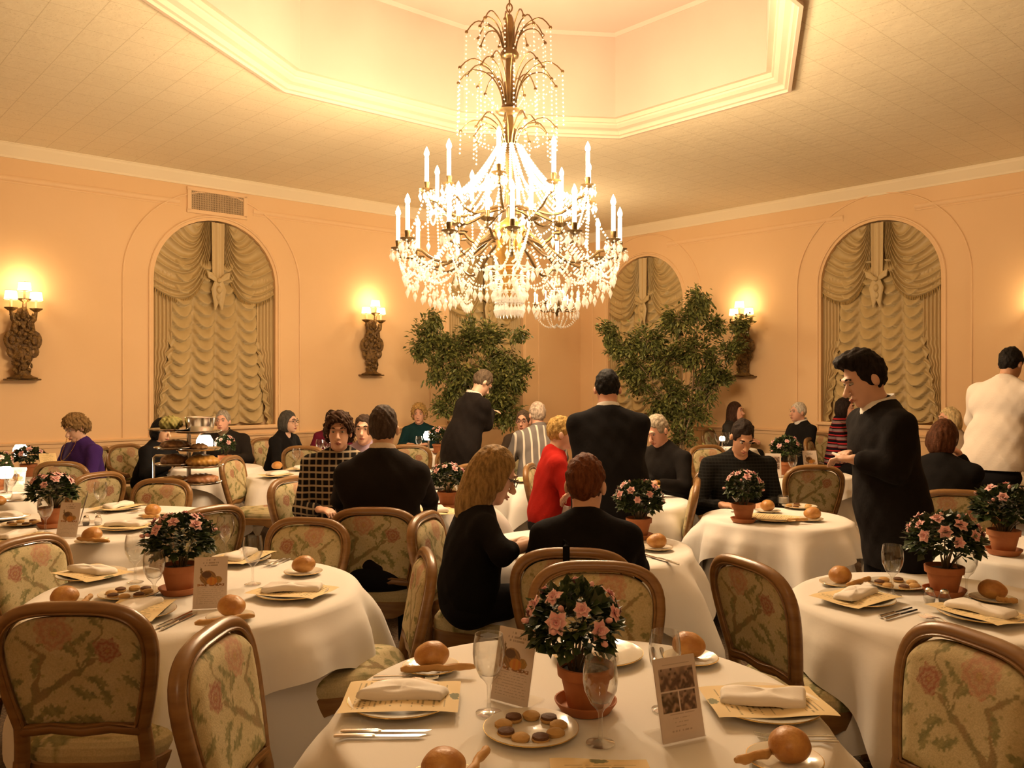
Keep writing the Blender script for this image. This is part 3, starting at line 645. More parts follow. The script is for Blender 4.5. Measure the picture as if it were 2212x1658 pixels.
def person(label, xy, yaw, top_z, hip=None, sit=True, off=(0, .06), head=(0,0,0), hoff=.05, sh=.19, wide=1., R=None, Lf=None, skinc=(.62,.36,.22), hair='short', hairc=(.03,.018,.01),
           top=(.01,.009,.009), collar=None, jacket=False, bottom=(.01,.009,.01), legs=True, res=.012, glasses=False, curl=.5, sleeve=.05, face=True, neck_skin=True, hscale=1., group='diners', vneck=0, extra=None, jz=.74, sz=0):
    """xy: ground point under the hips; yaw: facing (0 = away from camera +Y); off: neck offset (right, forward) from the hips; head: pitch, yaw, roll; top_z: top of hair"""
    hz = hip if hip else (.585 if sit else .95)
    HR = Euler((head[0], 0, 0)).to_matrix(); HR = Euler((0, 0, head[1])).to_matrix() @ Euler((0, head[2], 0)).to_matrix() @ HR
    g = hscale; hc_z = top_z-.128*g-(.01)
    nk = Vector((off[0], off[1], hc_z-.122*g)); hc = Vector((off[0], off[1], hc_z)) + Vector((0, hoff, 0))
    hc = nk+Vector((0, hoff, .122*g)); chest = Vector((off[0]*.8, off[1]*.8, nk.z-.2)); hipv = Vector((0, 0, hz))
    fwd = Vector((0, 1, 0)); sz = sz or (.10 if jacket else .10); S_R = Vector((sh*.97, off[1]-.005, nk.z-sz)); S_L = Vector((-sh*.97, off[1]-.005, nk.z-sz)); S_R.x += off[0]; S_L.x += off[0]
    if R is None: R = (Vector((sh+.07, off[1]+.07, nk.z-.33)), Vector((.12, off[1]+.30, max(.80, nk.z-.30))))
    if Lf is None: Lf = (Vector((-sh-.07, off[1]+.07, nk.z-.33)), Vector((-.12, off[1]+.30, max(.80, nk.z-.30))))
    R = [Vector(v) for v in R]; Lf = [Vector(v) for v in Lf]
    pts = [hipv-Vector((.25,.2,.1)), hipv+Vector((.25,.2,0)), hc+Vector((.16,.18,.18)), hc-Vector((.16,.18,.18)), S_R+Vector((.1,.1,.1)), S_L-Vector((.1,.1,.1))]+[v+Vector((a,)*3) for v in R+Lf for a in (-.17,.17)]
    lo = [min(p[i] for p in pts) for i in range(3)]; hi = [max(p[i] for p in pts) for i in range(3)]
    H = lambda x, y, z: hc+HR @ (Vector((x, y, z))*g); HM = [list(r) for r in HR]
    # ---- body (skin)
    B_ = SDF(lo, hi, res); b = B_
    b.ell(hipv+(chest-hipv)*.15, (.16*wide, .12, .16), .05); b.ell((hipv+chest)/2, (.15*wide, .11, .2), .06); b.ell(chest, (.165*wide, .11, .17), .06)
    b.cone(nk-Vector((0,.01,.05)), nk+(hc-nk)*.75, .062*g, .053*g, .03)
    for s_, (el, hd) in ((S_R, R), (S_L, Lf)):
        b.cone(nk-Vector((0,0,.05)), s_, .048, .045, .04); b.cone(s_, el, .044, .037, .02); b.cone(el, hd, .038, .025, .015)
    for sd, (el, hd) in ((1, R), (-1, Lf)):
        d = (hd-el).normalized(); hand(b, hd-d*.005, d+Vector((-sd*.25, .0, -.12)), Vector((sd*.3, -.1, 1)), sd, 1, curl)
    b.ell(H(0,-.008,.02), np.array((.073,.094,.104))*g, .02, HM); b.ell(H(0,.03,-.05), np.array((.056,.062,.07))*g, .03, HM)
    if face:
        b.ell(H(0,.066,-.100), np.array((.027,.026,.022))*g, .02, HM); b.cone(H(0,.093,.0), H(0,.118,-.036), .009*g, .0145*g, .012); b.ell(H(.013,.107,-.04), np.array((.010,.011,.009))*g, .008); b.ell(H(-.013,.107,-.04), np.array((.010,.011,.009))*g, .008)
        b.ell(H(0,.09,.03), np.array((.05,.014,.012))*g, .012, HM)
        b.ell(H(.031,.098,.012), np.array((.017,.014,.012))*g, .008, None, 's'); b.ell(H(-.031,.098,.012), np.array((.017,.014,.012))*g, .008, None, 's')
        b.ell(H(0,.092,-.07), np.array((.024,.014,.011))*g, .008, HM)
    for sd in (1, -1): b.ell(H(sd*.081,-.012,-.012), np.array((.011,.019,.030))*g, .008, HM)
    o = link('person', b.mesh('person_body', skin(skinc)), None, (xy[0], xy[1], 0), yaw); tag(o, label, 'person', group)
    # ---- face parts
    if face:
        for sd in (1, -1):
            mb = MB(); mb.ball((0,0,0), (.0135*g,.0115*g,.0072*g), 10, 8); e = link('eye', mb.mesh('eye', M['white']), o, H(sd*.031,.0825,.009), HR.to_euler())
            mb = MB(); mb.ball((0,.0062*g,-.001), (.0066*g,.0064*g,.0062*g), 8, 6); link('iris', mb.mesh('iris', M['iris']), e)
            mb = MB(); mb.tube([H(sd*.014,.0985,.029), H(sd*.032,.098,.036), H(sd*.05,.083,.03)], [.0045,.0055,.0035], 6); link('eyebrow', mb.mesh('eyebrow', hairm(tuple(c*.7 for c in hairc))), o)
        mb = MB(); mb.tube([H(-.022,.092,-.072), H(-.008,.106,-.067), H(0,.1075,-.069), H(.008,.106,-.067), H(.022,.092,-.072)], [.002,.005,.0045,.005,.002], 6); mb.tube([H(-.019,.092,-.075), H(0,.105,-.079), H(.019,.092,-.075)], [.002,.006,.002], 6); link('lips', mb.mesh('lips', M['lip']), o)
    if glasses:
        mb = MB()
        for sd in (1, -1):
            mb.tube([H(sd*(.032+.024*math.cos(t)), .114-.008*abs(math.cos(t)), .006+.018*math.sin(t)) for t in [2*PI*i/14 for i in range(14)]], .0026, 5, closed=True); mb.tube([H(sd*.056,.106,.01), H(sd*.078,.0,.012)], .0024, 5)
        mb.tube([H(-.009,.116,.01), H(.009,.116,.01)], .0026, 5); link('eyeglasses', mb.mesh('eyeglasses', M['spec']), o)
    # ---- top
    g_ = .016 if not jacket else .026; T = SDF([a-.05 for a in lo], [a+.05 for a in hi], max(res, .010)) if sit or not jacket else SDF([lo[0]-.06, lo[1]-.06, jz], [a+.05 for a in hi], max(res, .010))
    T.ell(hipv+(chest-hipv)*.18, (.165*wide+g_, .125+g_, .17), .05); T.ell((hipv+chest)/2, (.152*wide+g_, .12+g_, .22), .06); T.ell(chest, (.165*wide+g_, .115+g_, .18), .06)
    if not sit and jacket: T.ell(hipv+Vector((0,-.01,-.05)), (.158*wide+g_, .115+g_, .38), .05)
    for s_, (el, hd) in ((S_R, R), (S_L, Lf)):
        T.cone(nk-Vector((0,.01,.045)), s_, .052+g_*.8, .044+g_*.7, .06); T.cone(s_, el, .05+g_*.8, .042+g_*.8, .035); d = (hd-el).normalized(); T.cone(el, hd-d*sleeve, .042+g_, .032+g_*.8, .02)
    for sd in (1,-1): T.cone(nk-Vector((0,.015,.03)), nk+Vector((sd*.10,-.015,-.068)), .052, .046, .05)
    T.cone(nk-Vector((0,.0,.07)), nk+Vector((0,-.006,-.035)), .07+g_*.4, .064+g_*.2, .035)
    T.ell(nk+Vector((0,.045,.035)), (.06,.066,.045), .01, None, 's')
    if vneck: T.cone(nk+Vector((0,.11,.0)), nk+Vector((0,.15,-vneck)), .085, .015, .01, 's')
    T.wob(.0035, 26, random.random()*6)
    nm = 'suit_jacket' if jacket else 'top'
    tj = link(nm, T.mesh(nm, cloth(top)), o)
    if collar:
        mb = MB(); n = 22; tilt = .018
        mb.add([(nk.x+rr*math.cos(2*PI*k/n), nk.y+.008+rr*1.02*math.sin(2*PI*k/n), nk.z+zz_-tilt*math.sin(2*PI*k/n)*1.3) for rr, zz_ in ((.084,-.03),(.079,.012),(.073,.03),(.068,.016)) for k in range(n)], [(i*n+k, i*n+(k+1)%n, (i+1)*n+(k+1)%n, (i+1)*n+k) for i in range(3) for k in range(n)])
        link('shirt_collar', mb.mesh('shirt_collar', cloth(collar)), o)
        for (el, hd) in (R, Lf):
            d = (hd-el).normalized(); mb = MB(); mb.tube([hd-d*(sleeve+.02), hd-d*(sleeve-.022)], .037, 12); link('shirt_cuff', mb.mesh('shirt_cuff', cloth(collar)), o)
    # ---- legs
    if legs:
        K = .45 if sit else 0; Lg = SDF((-.3,-.25,-.01), (.3, .75 if sit else .3, hz+.2), .016)
        Lg.ell((0,0,hz), (.17*wide,.13,.12), .05)
        for sd in (1,-1):
            kn = (sd*.12, .42, hz+.03) if sit else (sd*.10, .03, .5); an = (sd*.12, .38, .09) if sit else (sd*.11, -.01, .09)
            Lg.cone((sd*.09,0,hz), kn, .098, .072, .04); Lg.cone(kn, an, .07, .055, .02)
        link('trousers', Lg.mesh('trousers', cloth(bottom)), o)
        for sd in (1,-1):
            mb = MB(); y = .46 if sit else .06; mb.ball((sd*.115, y, .045), (.047,.135,.045), 12, 8); link('shoe', mb.mesh('shoe', M['shoe']), o)
    # ---- hair
    if hair:
        e = .2 if hair in ('bob','long') else .16; low = .42 if hair == 'long' else (.26 if hair == 'bob' else .16)
        hs = SDF([hc[0]-e*g, hc[1]-e*g-.06, hc[2]-low*g], [hc[0]+e*g, hc[1]+e*g, hc[2]+.17*g], max(.006, res*.7))
        if hair == 'bald': hs.ell(H(0,-.02,-.0), np.array((.081,.098,.085))*g, .01, HM); hs.ell(H(0,.0,.09), np.array((.075,.10,.06))*g, .02, HM, 's')
        else: hs.ell(H(0,-.014,.026), np.array((.081,.103,.110))*g, .01, HM)
        if hair == 'curly': hs.ell(H(0,.0,.05), np.array((.095,.115,.105))*g, .03, HM); hs.ell(H(.05,-.05,.0), np.array((.06,.07,.08))*g, .03, HM); hs.ell(H(-.05,-.05,.0), np.array((.06,.07,.08))*g, .03, HM)
        if hair == 'quiff': hs.ell(H(0,.072,.122), np.array((.052,.03,.022))*g, .025, HM); hs.ell(H(0,.015,.105), np.array((.074,.085,.05))*g, .03, HM)
        if hair in ('bob', 'long'): hs.ell(H(0,-.02 if hair == 'long' else -.034,-.03), np.array((.097,.108 if hair == 'long' else .094,.118))*g, .03, HM)
        if hair == 'long':
            hs.ell(H(0,-.045,-.10)+Vector((0,-.005,-.02)), np.array((.100,.082,.13))*g, .03, HM); hs.ell(H(0,-.04,-.15)+Vector((0,0,-.05)), np.array((.098,.06,.09))*g, .04, HM)
        cutr = (.078,.108,.108) if hair in ('bob','long') else ((.08,.088,.116) if hair == 'quiff' else (.08,.085,.100))
        hs.ell(H(0,.098,-.038 if hair in ('bob','long') else -.022), np.array(cutr)*g, .012, HM, 's')
        if hair == 'bob': hs.ell(H(0,.0,-.215), np.array((.2,.2,.095))*g, .01, HM, 's')
        if hair in ('short','quiff','bald','curly'):
            hs.ell(H(.085,.05,-.075), np.array((.05,.075,.07))*g, .01, HM, 's'); hs.ell(H(-.085,.05,-.075), np.array((.05,.075,.07))*g, .01, HM, 's'); hs.ell(H(0,-.03,-.14), np.array((.12,.13,.075))*g, .012, HM, 's')
            for sd in (1,-1): hs.ell(H(sd*.085,-.008,-.02), np.array((.016,.022,.030))*g, .004, HM, 's')
        hs.wob({'curly': .013, 'long': .0035, 'bob': .005}.get(hair, .0055), 95 if hair == 'curly' else 70, random.random()*5, (1,1,.25) if hair in ('bob','long') else (1,1,1))
        link('hair', hs.mesh('hair', hairm(hairc)), o)
    if extra: extra(o, H, nk, R, Lf)
    return o
# ================================================================ CHAIRS
def vn(x, y, s=0): return math.sin(x*12.9898+y*78.233+s)*43758.5453 % 1
def mixc(a, b, t): t = max(0, min(1, t)); return tuple(p+(q-p)*t for p, q in zip(a, b))
def sd_seg(x, y, ax, ay, bx, by):
    dx, dy = bx-ax, by-ay; t = max(0, min(1, ((x-ax)*dx+(y-ay)*dy)/(dx*dx+dy*dy))); return math.hypot(x-ax-t*dx, y-ay-t*dy), t
TB, TG, TG2, TBR, TR, TP = (.60,.50,.285), (.23,.215,.085), (.34,.30,.13), (.33,.235,.105), (.36,.125,.075), (.52,.28,.165)
def flower(x, y, cx, cy, R, col, k, base):
    r = math.hypot(x-cx, y-cy)/R
    if r > 1.15: return None
    a = math.atan2(y-cy, x-cx); ed = .84+.15*abs(math.sin(a*k/2+.5))
    if r > ed: return None
    p = .5+.5*math.cos(r*15+1.1*math.sin(a*k)); c = mixc(col, mixc(col, base, .55), p)
    return mixc(c, (.5,.33,.12), .6) if r < .17 else c
def leaf2(x, y, cx, cy, an, L, Wd):
    dx, dy = x-cx, y-cy; u = dx*math.cos(an)+dy*math.sin(an); v = -dx*math.sin(an)+dy*math.cos(an); t = u/L
    if abs(t) > 1: return False
    return abs(v) < Wd*(1-t*t)*(1+.35*math.sin(t*14))
BR = [(-.22,-.02,-.14,.10,.016),(-.14,.10,-.03,.18,.014),(-.03,.18,.06,.235,.010),(.06,.235,.135,.285,.006),(-.14,.10,-.10,.25,.013),(-.10,.25,-.135,.30,.010),(-.135,.30,-.17,.315,.007),(.02,.215,.0,.30,.005),(.0,.30,-.03,.38,.004),(.03,.23,.09,.33,.004),(.09,.33,.1,.38,.004),(.21,.05,.19,.15,.005),(.19,.15,.235,.22,.005),(.235,.22,.19,.30,.004)]
LV = [(-.02,.285,2.3,.04,.016),(.03,.315,.6,.035,.012),(.055,.27,1.2,.04,.014),(.11,.40,1.0,.03,.014),(.075,.37,2.4,.026,.012),(.02,.13,-.5,.045,.016),(.07,.17,-.3,.04,.014),(.09,.12,-1.2,.04,.016),(-.08,.07,.3,.05,.018),(-.2,.10,1.8,.045,.02),(-.19,.16,.4,.035,.014),(-.06,.02,.2,.07,.02),(.03,.04,-.2,.05,.016),(-.15,.02,.9,.06,.02),(.2,.26,.7,.035,.014),(.17,.17,2.6,.035,.014),(.24,.14,1.2,.035,.016),(-.12,.22,1.2,.04,.014),(-.08,.30,.5,.03,.010),(.18,.06,2.2,.04,.018),(-.2,.36,1.2,.03,.012),(.19,.36,1.9,.03,.012),(-.19,.40,.4,.03,.01)]
def tapestry(x, y):
    """woven peony and branch pattern; x, y in metres over the chair back"""
    wx = x+.004*math.sin(y*90); wy = y+.004*math.sin(x*80); n = .5+.5*math.sin(x*31+2*math.sin(y*23))*math.sin(y*27)
    base = mixc(TB, (.54,.435,.225), n)
    for args in ((-.055,.335,.062,TP,9),(.105,.275,.043,TR,8)):
        c = flower(wx, wy, *args, base)
        if c: return c
    for (ax, ay, an, L, w_) in LV:
        if leaf2(wx, wy, ax, ay, an, L, w_): return mixc(TG, TG2, .5+.5*math.sin(x*160+y*120))
    for (ax, ay, bx, by, w_) in BR:
        d, t = sd_seg(wx, wy, ax, ay, bx, by)
        if d < w_*(.75+.3*math.sin(t*9+ax*50)): return mixc(TBR, TG, .3+.4*math.sin(x*70))
    s_ = math.sin(x*95+1.7*math.sin(y*41))*math.sin(y*88+1.3*math.sin(x*37))
    if s_ > .90: return mixc(base, TG2, .8)
    return base
def tapestry_seat(x, y):
    a = tapestry(x*.95+.02, (y+.20)*.95)
    return a
def sm(a, b, x): t = max(0, min(1, (x-a)/(b-a))); return t*t*(3-2*t)
ZB, ZTP = .545, .955
def hw(z): t = (z-ZB)/(ZTP-ZB); return .190+.052*math.sin(min(1, t*1.25)*PI/2)
def backpt(x, z, d=0):   # leaning back plane
    y = -.215-.20*(z-.47)*1.0; return Vector((x, y+d, z))
def frame_loop():
    pts = []; n = 16
    for i in range(n): z = ZB+(.80-ZB)*i/n; pts.append((hw(z), z))
    h = hw(.80); n2 = 22
    for i in range(n2+1):
        a = PI*i/n2; c, s_ = math.cos(a), math.sin(a); pts.append((math.copysign(abs(c)**.62, c)*h, .80+(ZTP-.80)*abs(s_)**.72))
    for i in range(1, n+1): z = .80-(.80-ZB)*i/n; pts.append((-hw(z), z))
    for i in range(1, 8): t = i/8; pts.append((-hw(ZB)+2*hw(ZB)*t, ZB-.006*math.cos(4*PI*t)+.006))
    return pts
def chair_tree():
    out = []
    mb = MB(); fl = frame_loop(); mb.tube([backpt(a, b) for a, b in fl], (.0235,.0225), 10, closed=True, flat=(0,1,.2))
    ins = [(a*.92, ZB+.016+(b-ZB)*.93) for a, b in fl]; mb.tube([backpt(a, b, .018) for a, b in ins], .006, 6, closed=True); mb.tube([backpt(a, b, -.018) for a, b in ins], .006, 6, closed=True)
    for sg in (-1, 1): mb.tube([backpt(sg*.192, .56), backpt(sg*.196, .50), (sg*.2, -.215, .43)], [(.024,.024)]*3, 8)
    out.append(('back_frame', mb.mesh('back_frame', M['wood'], 60)))
    def top(u): c = u*2-1; a = math.acos(max(-1, min(1, math.copysign(abs(c)**(1/.62), c)))); return .80+(ZTP-.80)*abs(math.sin(a))**.72
    def pan(sd):
        def fn(u, v):
            zt = top(u)-.026; z0 = ZB+.024; z = z0+(zt-z0)*v; x = (u*2-1)*(hw(min(z, .80))-.022); e = min(1, min(u, 1-u, v, 1-v)*7); e = math.sqrt(max(0, 1-(1-e)**2))
            return backpt(x, z, sd*(.006+(.030 if sd > 0 else .008)*e))
        return fn
    for sd, nm in ((1, 'inner_back_panel'), (-1, 'outer_back_panel')):
        mb = MB(); fn = pan(sd); mb.grid(86, 76, fn, lambda u, v: tapestry(fn(u, v)[0], (fn(u, v)[2]-ZB)), flip=(sd > 0)); out.append((nm, mb.mesh(nm, M['tap'], 'full', True)))
    # cushion
    def outline(a):
        x, y = math.cos(a), math.sin(a); x = math.copysign(abs(x)**.45, x); y = math.copysign(abs(y)**.5, y); y0 = .03+y*.24
        if y > 0: y0 += .02*(1-x*x)
        return x*(.225+.045*(y*.5+.5)), y0
    mb = MB(); n = 48; rings = [(1.0,.425),(1.02,.45),(1.0,.475),(.96,.492),(.88,.503),(.74,.512),(.55,.519),(.33,.524),(.12,.526)]
    vs = []; cs = []
    for s_, z in rings:
        for k in range(n):
            x, y = outline(2*PI*k/n); p = (x*s_, .03+(y-.03)*s_, z); vs.append(p)
    vs.append((0,.03,.527)); fs = [(i*n+k, i*n+(k+1)%n, (i+1)*n+(k+1)%n, (i+1)*n+k) for i in range(len(rings)-1) for k in range(n)]+[((len(rings)-1)*n+k, (len(rings)-1)*n+(k+1)%n, len(vs)-1) for k in range(n)]
    # denser top for the pattern
    def cush(u, v):
        a = u*2*PI; x, y = outline(a); rr = 1-v; i = rr; 
        prof = [(0,.527),(.3,.524),(.55,.519),(.75,.511),(.88,.502),(.95,.49),(1.0,.474),(1.018,.452),(1.0,.425)]; t = v*(len(prof)-1); j = min(int(t), len(prof)-2); f_ = t-j
        s_ = prof[j][0]+(prof[j+1][0]-prof[j][0])*f_; z = prof[j][1]+(prof[j+1][1]-prof[j][1])*f_; return (x*s_, .03+(y-.03)*s_, z)
    mb = MB(); mb.grid(120, 64, cush, lambda u, v: tapestry_seat(cush(u, v)[0], cush(u, v)[1]), flip=True); out.append(('seat_cushion', mb.mesh('seat_cushion', M['tap'], 'full', True)))
    mb = MB(); vs = []
    for k in range(n):
        a = 2*PI*k/n; x, y = outline(a); dz = .018*math.cos(6*a)
        for (s_, z) in ((1.0,.43),(1.035,.425),(1.035,.40),(1.03,.352+dz),(.95,.352+dz),(.95,.42)): vs.append((x*s_, .03+(y-.03)*s_, z))
    mb.add(vs, [(k*6+j, ((k+1)%n)*6+j, ((k+1)%n)*6+(j+1)%6, k*6+(j+1)%6) for k in range(n) for j in range(6)]); out.append(('seat_rail', mb.mesh('seat_rail', M['wood'], 50)))
    for sg in (-1, 1):
        mb = MB(); mb.tube([(sg*.245,.245,.42),(sg*.262,.268,.36),(sg*.262,.272,.26),(sg*.247,.255,.13),(sg*.25,.262,.04),(sg*.262,.28,.012),(sg*.264,.284,.0)], [.03,.036,.028,.02,.017,.024,.02], 10); out.append(('leg', mb.mesh('leg', M['wood'])))
        mb = MB(); mb.tube([(sg*.20,-.215,.44),(sg*.205,-.225,.32),(sg*.212,-.255,.15),(sg*.216,-.285,.0)], [.026,.026,.021,.017], 9); out.append(('leg', mb.mesh('leg', M['wood'])))
    return out
CT = chair_tree(); CHAIR = Proto('dining_chair', 'chair', CT)
arms = []
for sg in (-1, 1):
    mb = MB(); mb.tube([backpt(sg*.235,.74), (sg*.27,-.12,.70),(sg*.285,.03,.675),(sg*.28,.10,.665),(sg*.275,.115,.64)], [.018,.02,.022,.024,.014], 8); mb.tube([(sg*.278,.07,.665),(sg*.285,.02,.56),(sg*.262,.05,.42)], [.018,.016,.02], 8); arms.append(('armrest', mb.mesh('armrest', M['wood'])))
ARMCHAIR = Proto('armchair', 'chair', CT+arms)
def chair(xpx, ytop, face, label, group='floral tapestry dining chairs', proto=None, s=1., d=None):
    """backrest top at a pixel; face = direction the sitter looks (x, y)"""
    p = W(xpx, ytop, d or F*(HC-.965*s)/(ytop-CY)); f = Vector((*face, 0)).normalized(); o = p+f*(.215+.2*.485)*s; rz = math.atan2(f.y, f.x)-PI/2
    return (proto or CHAIR).make(label, (o.x, o.y, 0), rz, group, s)
# ================================================================ TABLES
def cloth_mesh(r, half, seed, n=168, ztop=.752, rot=0, thick=.0, minz=.03, gath=1.):
    R = random.Random(seed); ph = [R.uniform(0, 6.28) for _ in range(6)]; mb = MB(); vs = [(0,0,ztop)]; fs = []
    rad = [r*.35, r*.7, r*.93, r*.985]; N = n; L = 14
    def ext(a):
        a -= rot; c, s_ = abs(math.cos(a)), abs(math.sin(a)); sq = half/max(c, s_); return min(sq, half*1.34)
    rows = []
    for q in rad: rows.append([(q*math.cos(2*PI*k/N), q*math.sin(2*PI*k/N), ztop) for k in range(N)])
    for j in range(1, L+1):
        row = []
        for k in range(N):
            a = 2*PI*k/N; D = max(.04, ext(a)-r); t = j/L; dl = D*t
            fold = .5+.30*math.sin(11*a+ph[0]+.7*math.sin(3*a+ph[1]))+.22*math.sin(7*a+ph[2])+.12*math.sin(19*a+ph[3])
            corner = max(0, math.cos(4*(a-rot)+PI))**3
            amp = gath*((.03+.19*min(1, dl/.45)*(.55+.75*corner)) if gath == 1. else (.02+.15*min(1, dl/.5))); out = (r+.014*min(1, dl/.02)+.03*min(1, dl/.12)+amp*fold*min(1, dl/.10)*min(1,dl/.25+.3)+.03*dl) if gath == 1. else (r-.004+.006*min(1, dl/.02)+amp*fold*min(1, dl/.45)**2)
            da = -.09*corner*math.sin(11*a+ph[0])*min(1, dl/.3)
            z = ztop-max(0, dl-.012)*(.985-.04*fold); row.append((out*math.cos(a+da*.3), out*math.sin(a+da*.3), max(minz, z)))
        rows.append(row)
    for row in rows: vs += row
    fs += [(0, 1+k, 1+(k+1)%N) for k in range(N)]
    for i in range(len(rows)-1): fs += [(1+i*N+k, 1+(i+1)*N+k, 1+(i+1)*N+(k+1)%N, 1+i*N+(k+1)%N) for k in range(N)]
    return mb.add(vs, fs).mesh('tablecloth', M['linen'], 'full')
M['ply'] = mat('table_ply', (.25,.15,.07), .6)
def table(name, c, r, seed, half=None, under=None, rot=.4, n=168):
    """round pedestal table, a long under-cloth and a square top cloth; name goes into the labels"""
    t = thing('round_table', 'round pedestal table hidden beneath the cloths, %s' % name, 'table', (c[0], c[1], 0), 0, 'round dining tables')
    mb = MB(); mb.lathe([(0,.712),(r-.04,.712),(r-.028,.718),(r-.028,.734),(r-.034,.74),(0,.74)], 40); link('table_top', mb.mesh('table_top', M['ply']), t)
    mb = MB(); mb.lathe([(0,.0),(.05,.02),(.05,.1),(.035,.2),(.045,.5),(.06,.715),(0,.715)], 16)
    for k in range(4): a = PI/4+k*PI/2; mb.tube([(.03*math.cos(a),.03*math.sin(a),.14),(.2*math.cos(a),.2*math.sin(a),.10),(.29*math.cos(a),.29*math.sin(a),.02)], [.03,.026,.02], 8)
    link('pedestal', mb.mesh('pedestal', M['wood']), t)
    u = link('tablecloth', cloth_mesh(r, under or r+.46, seed, n, .748, rot+PI/4, gath=.55), None, (c[0], c[1], 0)); tag(u, 'long white under-cloth hanging nearly to the carpet, %s' % name, 'tablecloth', 'long white under-cloths')
    v = link('tablecloth', cloth_mesh(r+.004, half or r+.19, seed+50, n, .755, rot), None, (c[0], c[1], 0)); tag(v, 'white square top cloth with drooping corners, %s' % name, 'tablecloth', 'white square top cloths')
# ================================================================ TABLEWARE (shared meshes)
ZT = .7575
mb = MB(); mb.lathe([(0,.004),(.085,.004),(.10,.010),(.146,.019),(.149,.021),(.148,.0235),(.10,.0145),(.085,.008),(0,.008)], 40); mb.mi = 1; mb.lathe([(.1445,.0222),(.1495,.0225),(.1495,.020)], 40); PLATE = mb.mesh('dinner_plate', [M['china'], M['gold']])
mb = MB(); mb.lathe([(0,.003),(.05,.003),(.06,.008),(.086,.014),(.088,.016),(.086,.018),(.06,.0115),(.05,.006),(0,.006)], 32); mb.mi = 1; mb.lathe([(.083,.0172),(.0885,.017),(.0885,.015)], 32); BPLATE = mb.mesh('bread_plate', [M['china'], M['gold']])
def roll_mesh(seed):
    S = SDF((-.08,-.08,-.01),(.08,.08,.09), .0045); R = random.Random(seed); S.ell((0,0,.034),(.054,.049,.036),.01); S.ell((R.uniform(-.01,.01),0,.042),(.04,.036,.033),.02); S.ell((0,0,-.052),(.2,.2,.055),.004,None,'s'); S.wob(.0016, 60, seed)
    return S.mesh('bread_roll', M['bread'])
ROLLS = [roll_mesh(k) for k in range(3)]
def stick_mesh(seed):
    R = random.Random(seed); mb = MB(); n = 14; mb.tube([(-.12+.24*i/n, .003*math.sin(i*1.3+seed), .009+.001*math.sin(i*2.1)) for i in range(n+1)], [.006 if i in (0, n) else .0105+.0018*R.uniform(-1, 1) for i in range(n+1)], 9); return mb.mesh('breadstick', M['stick'])
STICKS = [stick_mesh(k) for k in range(2)]
def menu_col(u, v):
    c = (.80,.62,.33); 
    if .05 < u < .90 and .10 < v < .92 and abs(u-.5) < .44:
        row = (v*22) % 1
        if .25 < row < .55:
            k = int(v*22); hsh = vn(k, int(u*34), 2)
            w_ = .18+.24*vn(k, 1, 3)
            if abs(u-.5) < w_ and hsh > .28 and not (.05 < (u-.0) < .0): return mixc(c, (.14,.11,.05), .75)
    d = math.hypot((u-.5)*1.3, (v-.955)*1.0)
    return c
def emblem(u, v):   # crest: ragged bow of leaves at the head of the sheet
    x, y = (u-.5)/.085, (v-.955)/.04
    if abs(x) < 1.25 and abs(y) < 1:
        f_ = .5*math.sin(x*7+2*y)+.5*math.sin(y*6-x*4); e = 1-(x*x*.62+y*y*.7)
        if e+.35*f_ > .22: return mixc((.10,.12,.06), (.30,.29,.15), .5+.5*math.sin(x*17)*math.sin(y*13))
    return None
def sheet_mesh(w, l, curl, seed):
    mb = MB(); R = random.Random(seed)
    def fn(u, v): x, y = (u-.5)*w, (v-.5)*l; e = max(0, abs(x)-.09)**2*2+max(0, abs(y)-.10)**2*1.6; return (x, y, .003+curl*(e*-.55)+.004*math.sin(u*5+seed)*math.sin(v*6+seed)+.0)
    mb.grid(72, 118, fn, lambda u, v: emblem(u, v) or menu_col(u, v)); return mb.mesh('menu_sheet', M['paper'], 'full', True)
MENU = sheet_mesh(.225, .32, 1., 1)
def napkin_mesh(kind):
    mb = MB(); S = [(-.115,-.045),(.115,-.035),(.125,.03),(.03,.06),(-.09,.055)] if kind == 0 else [(-.12,-.035),(.10,-.045),(.125,.02),(.115,.05),(-.115,.042)]
    lay = [(1.0,.000),(1.03,.006),(1.0,.017),(.93,.023),(.6,.0255),(.2,.026)]; n = 40; P = []
    L = [math.dist(S[i], S[(i+1)%5]) for i in range(5)]; tot = sum(L)
    for k in range(n):
        d = tot*k/n; i = 0
        while d > L[i]: d -= L[i]; i += 1
        a, b = S[i], S[(i+1)%5]; t = d/L[i]; P.append((a[0]+(b[0]-a[0])*t, a[1]+(b[1]-a[1])*t))
    vs = [(x*s_, y*s_, z+.004*math.sin(x*30+y*20)) for s_, z in lay for x, y in P]; vs.append((0,0,.027))
    mb.add(vs, [(i*n+k, i*n+(k+1)%n, (i+1)*n+(k+1)%n, (i+1)*n+k) for i in range(len(lay)-1) for k in range(n)]+[((len(lay)-1)*n+k, (len(lay)-1)*n+(k+1)%n, len(vs)-1) for k in range(n)]); return mb.mesh('napkin', M['napkin'], 'full')
NAPS = [napkin_mesh(0), napkin_mesh(1)]
mb = MB(); n = 12; mb.tube([(x,0,z) for x, z in ((-.115,.006),(-.11,.006),(-.02,.0065),(-.012,.006))], [(.004,.006),(.005,.008),(.0045,.0065),(.003,.004)], 8, flat=(0,0,1)); KH = mb.mesh('handle', M['silver'])
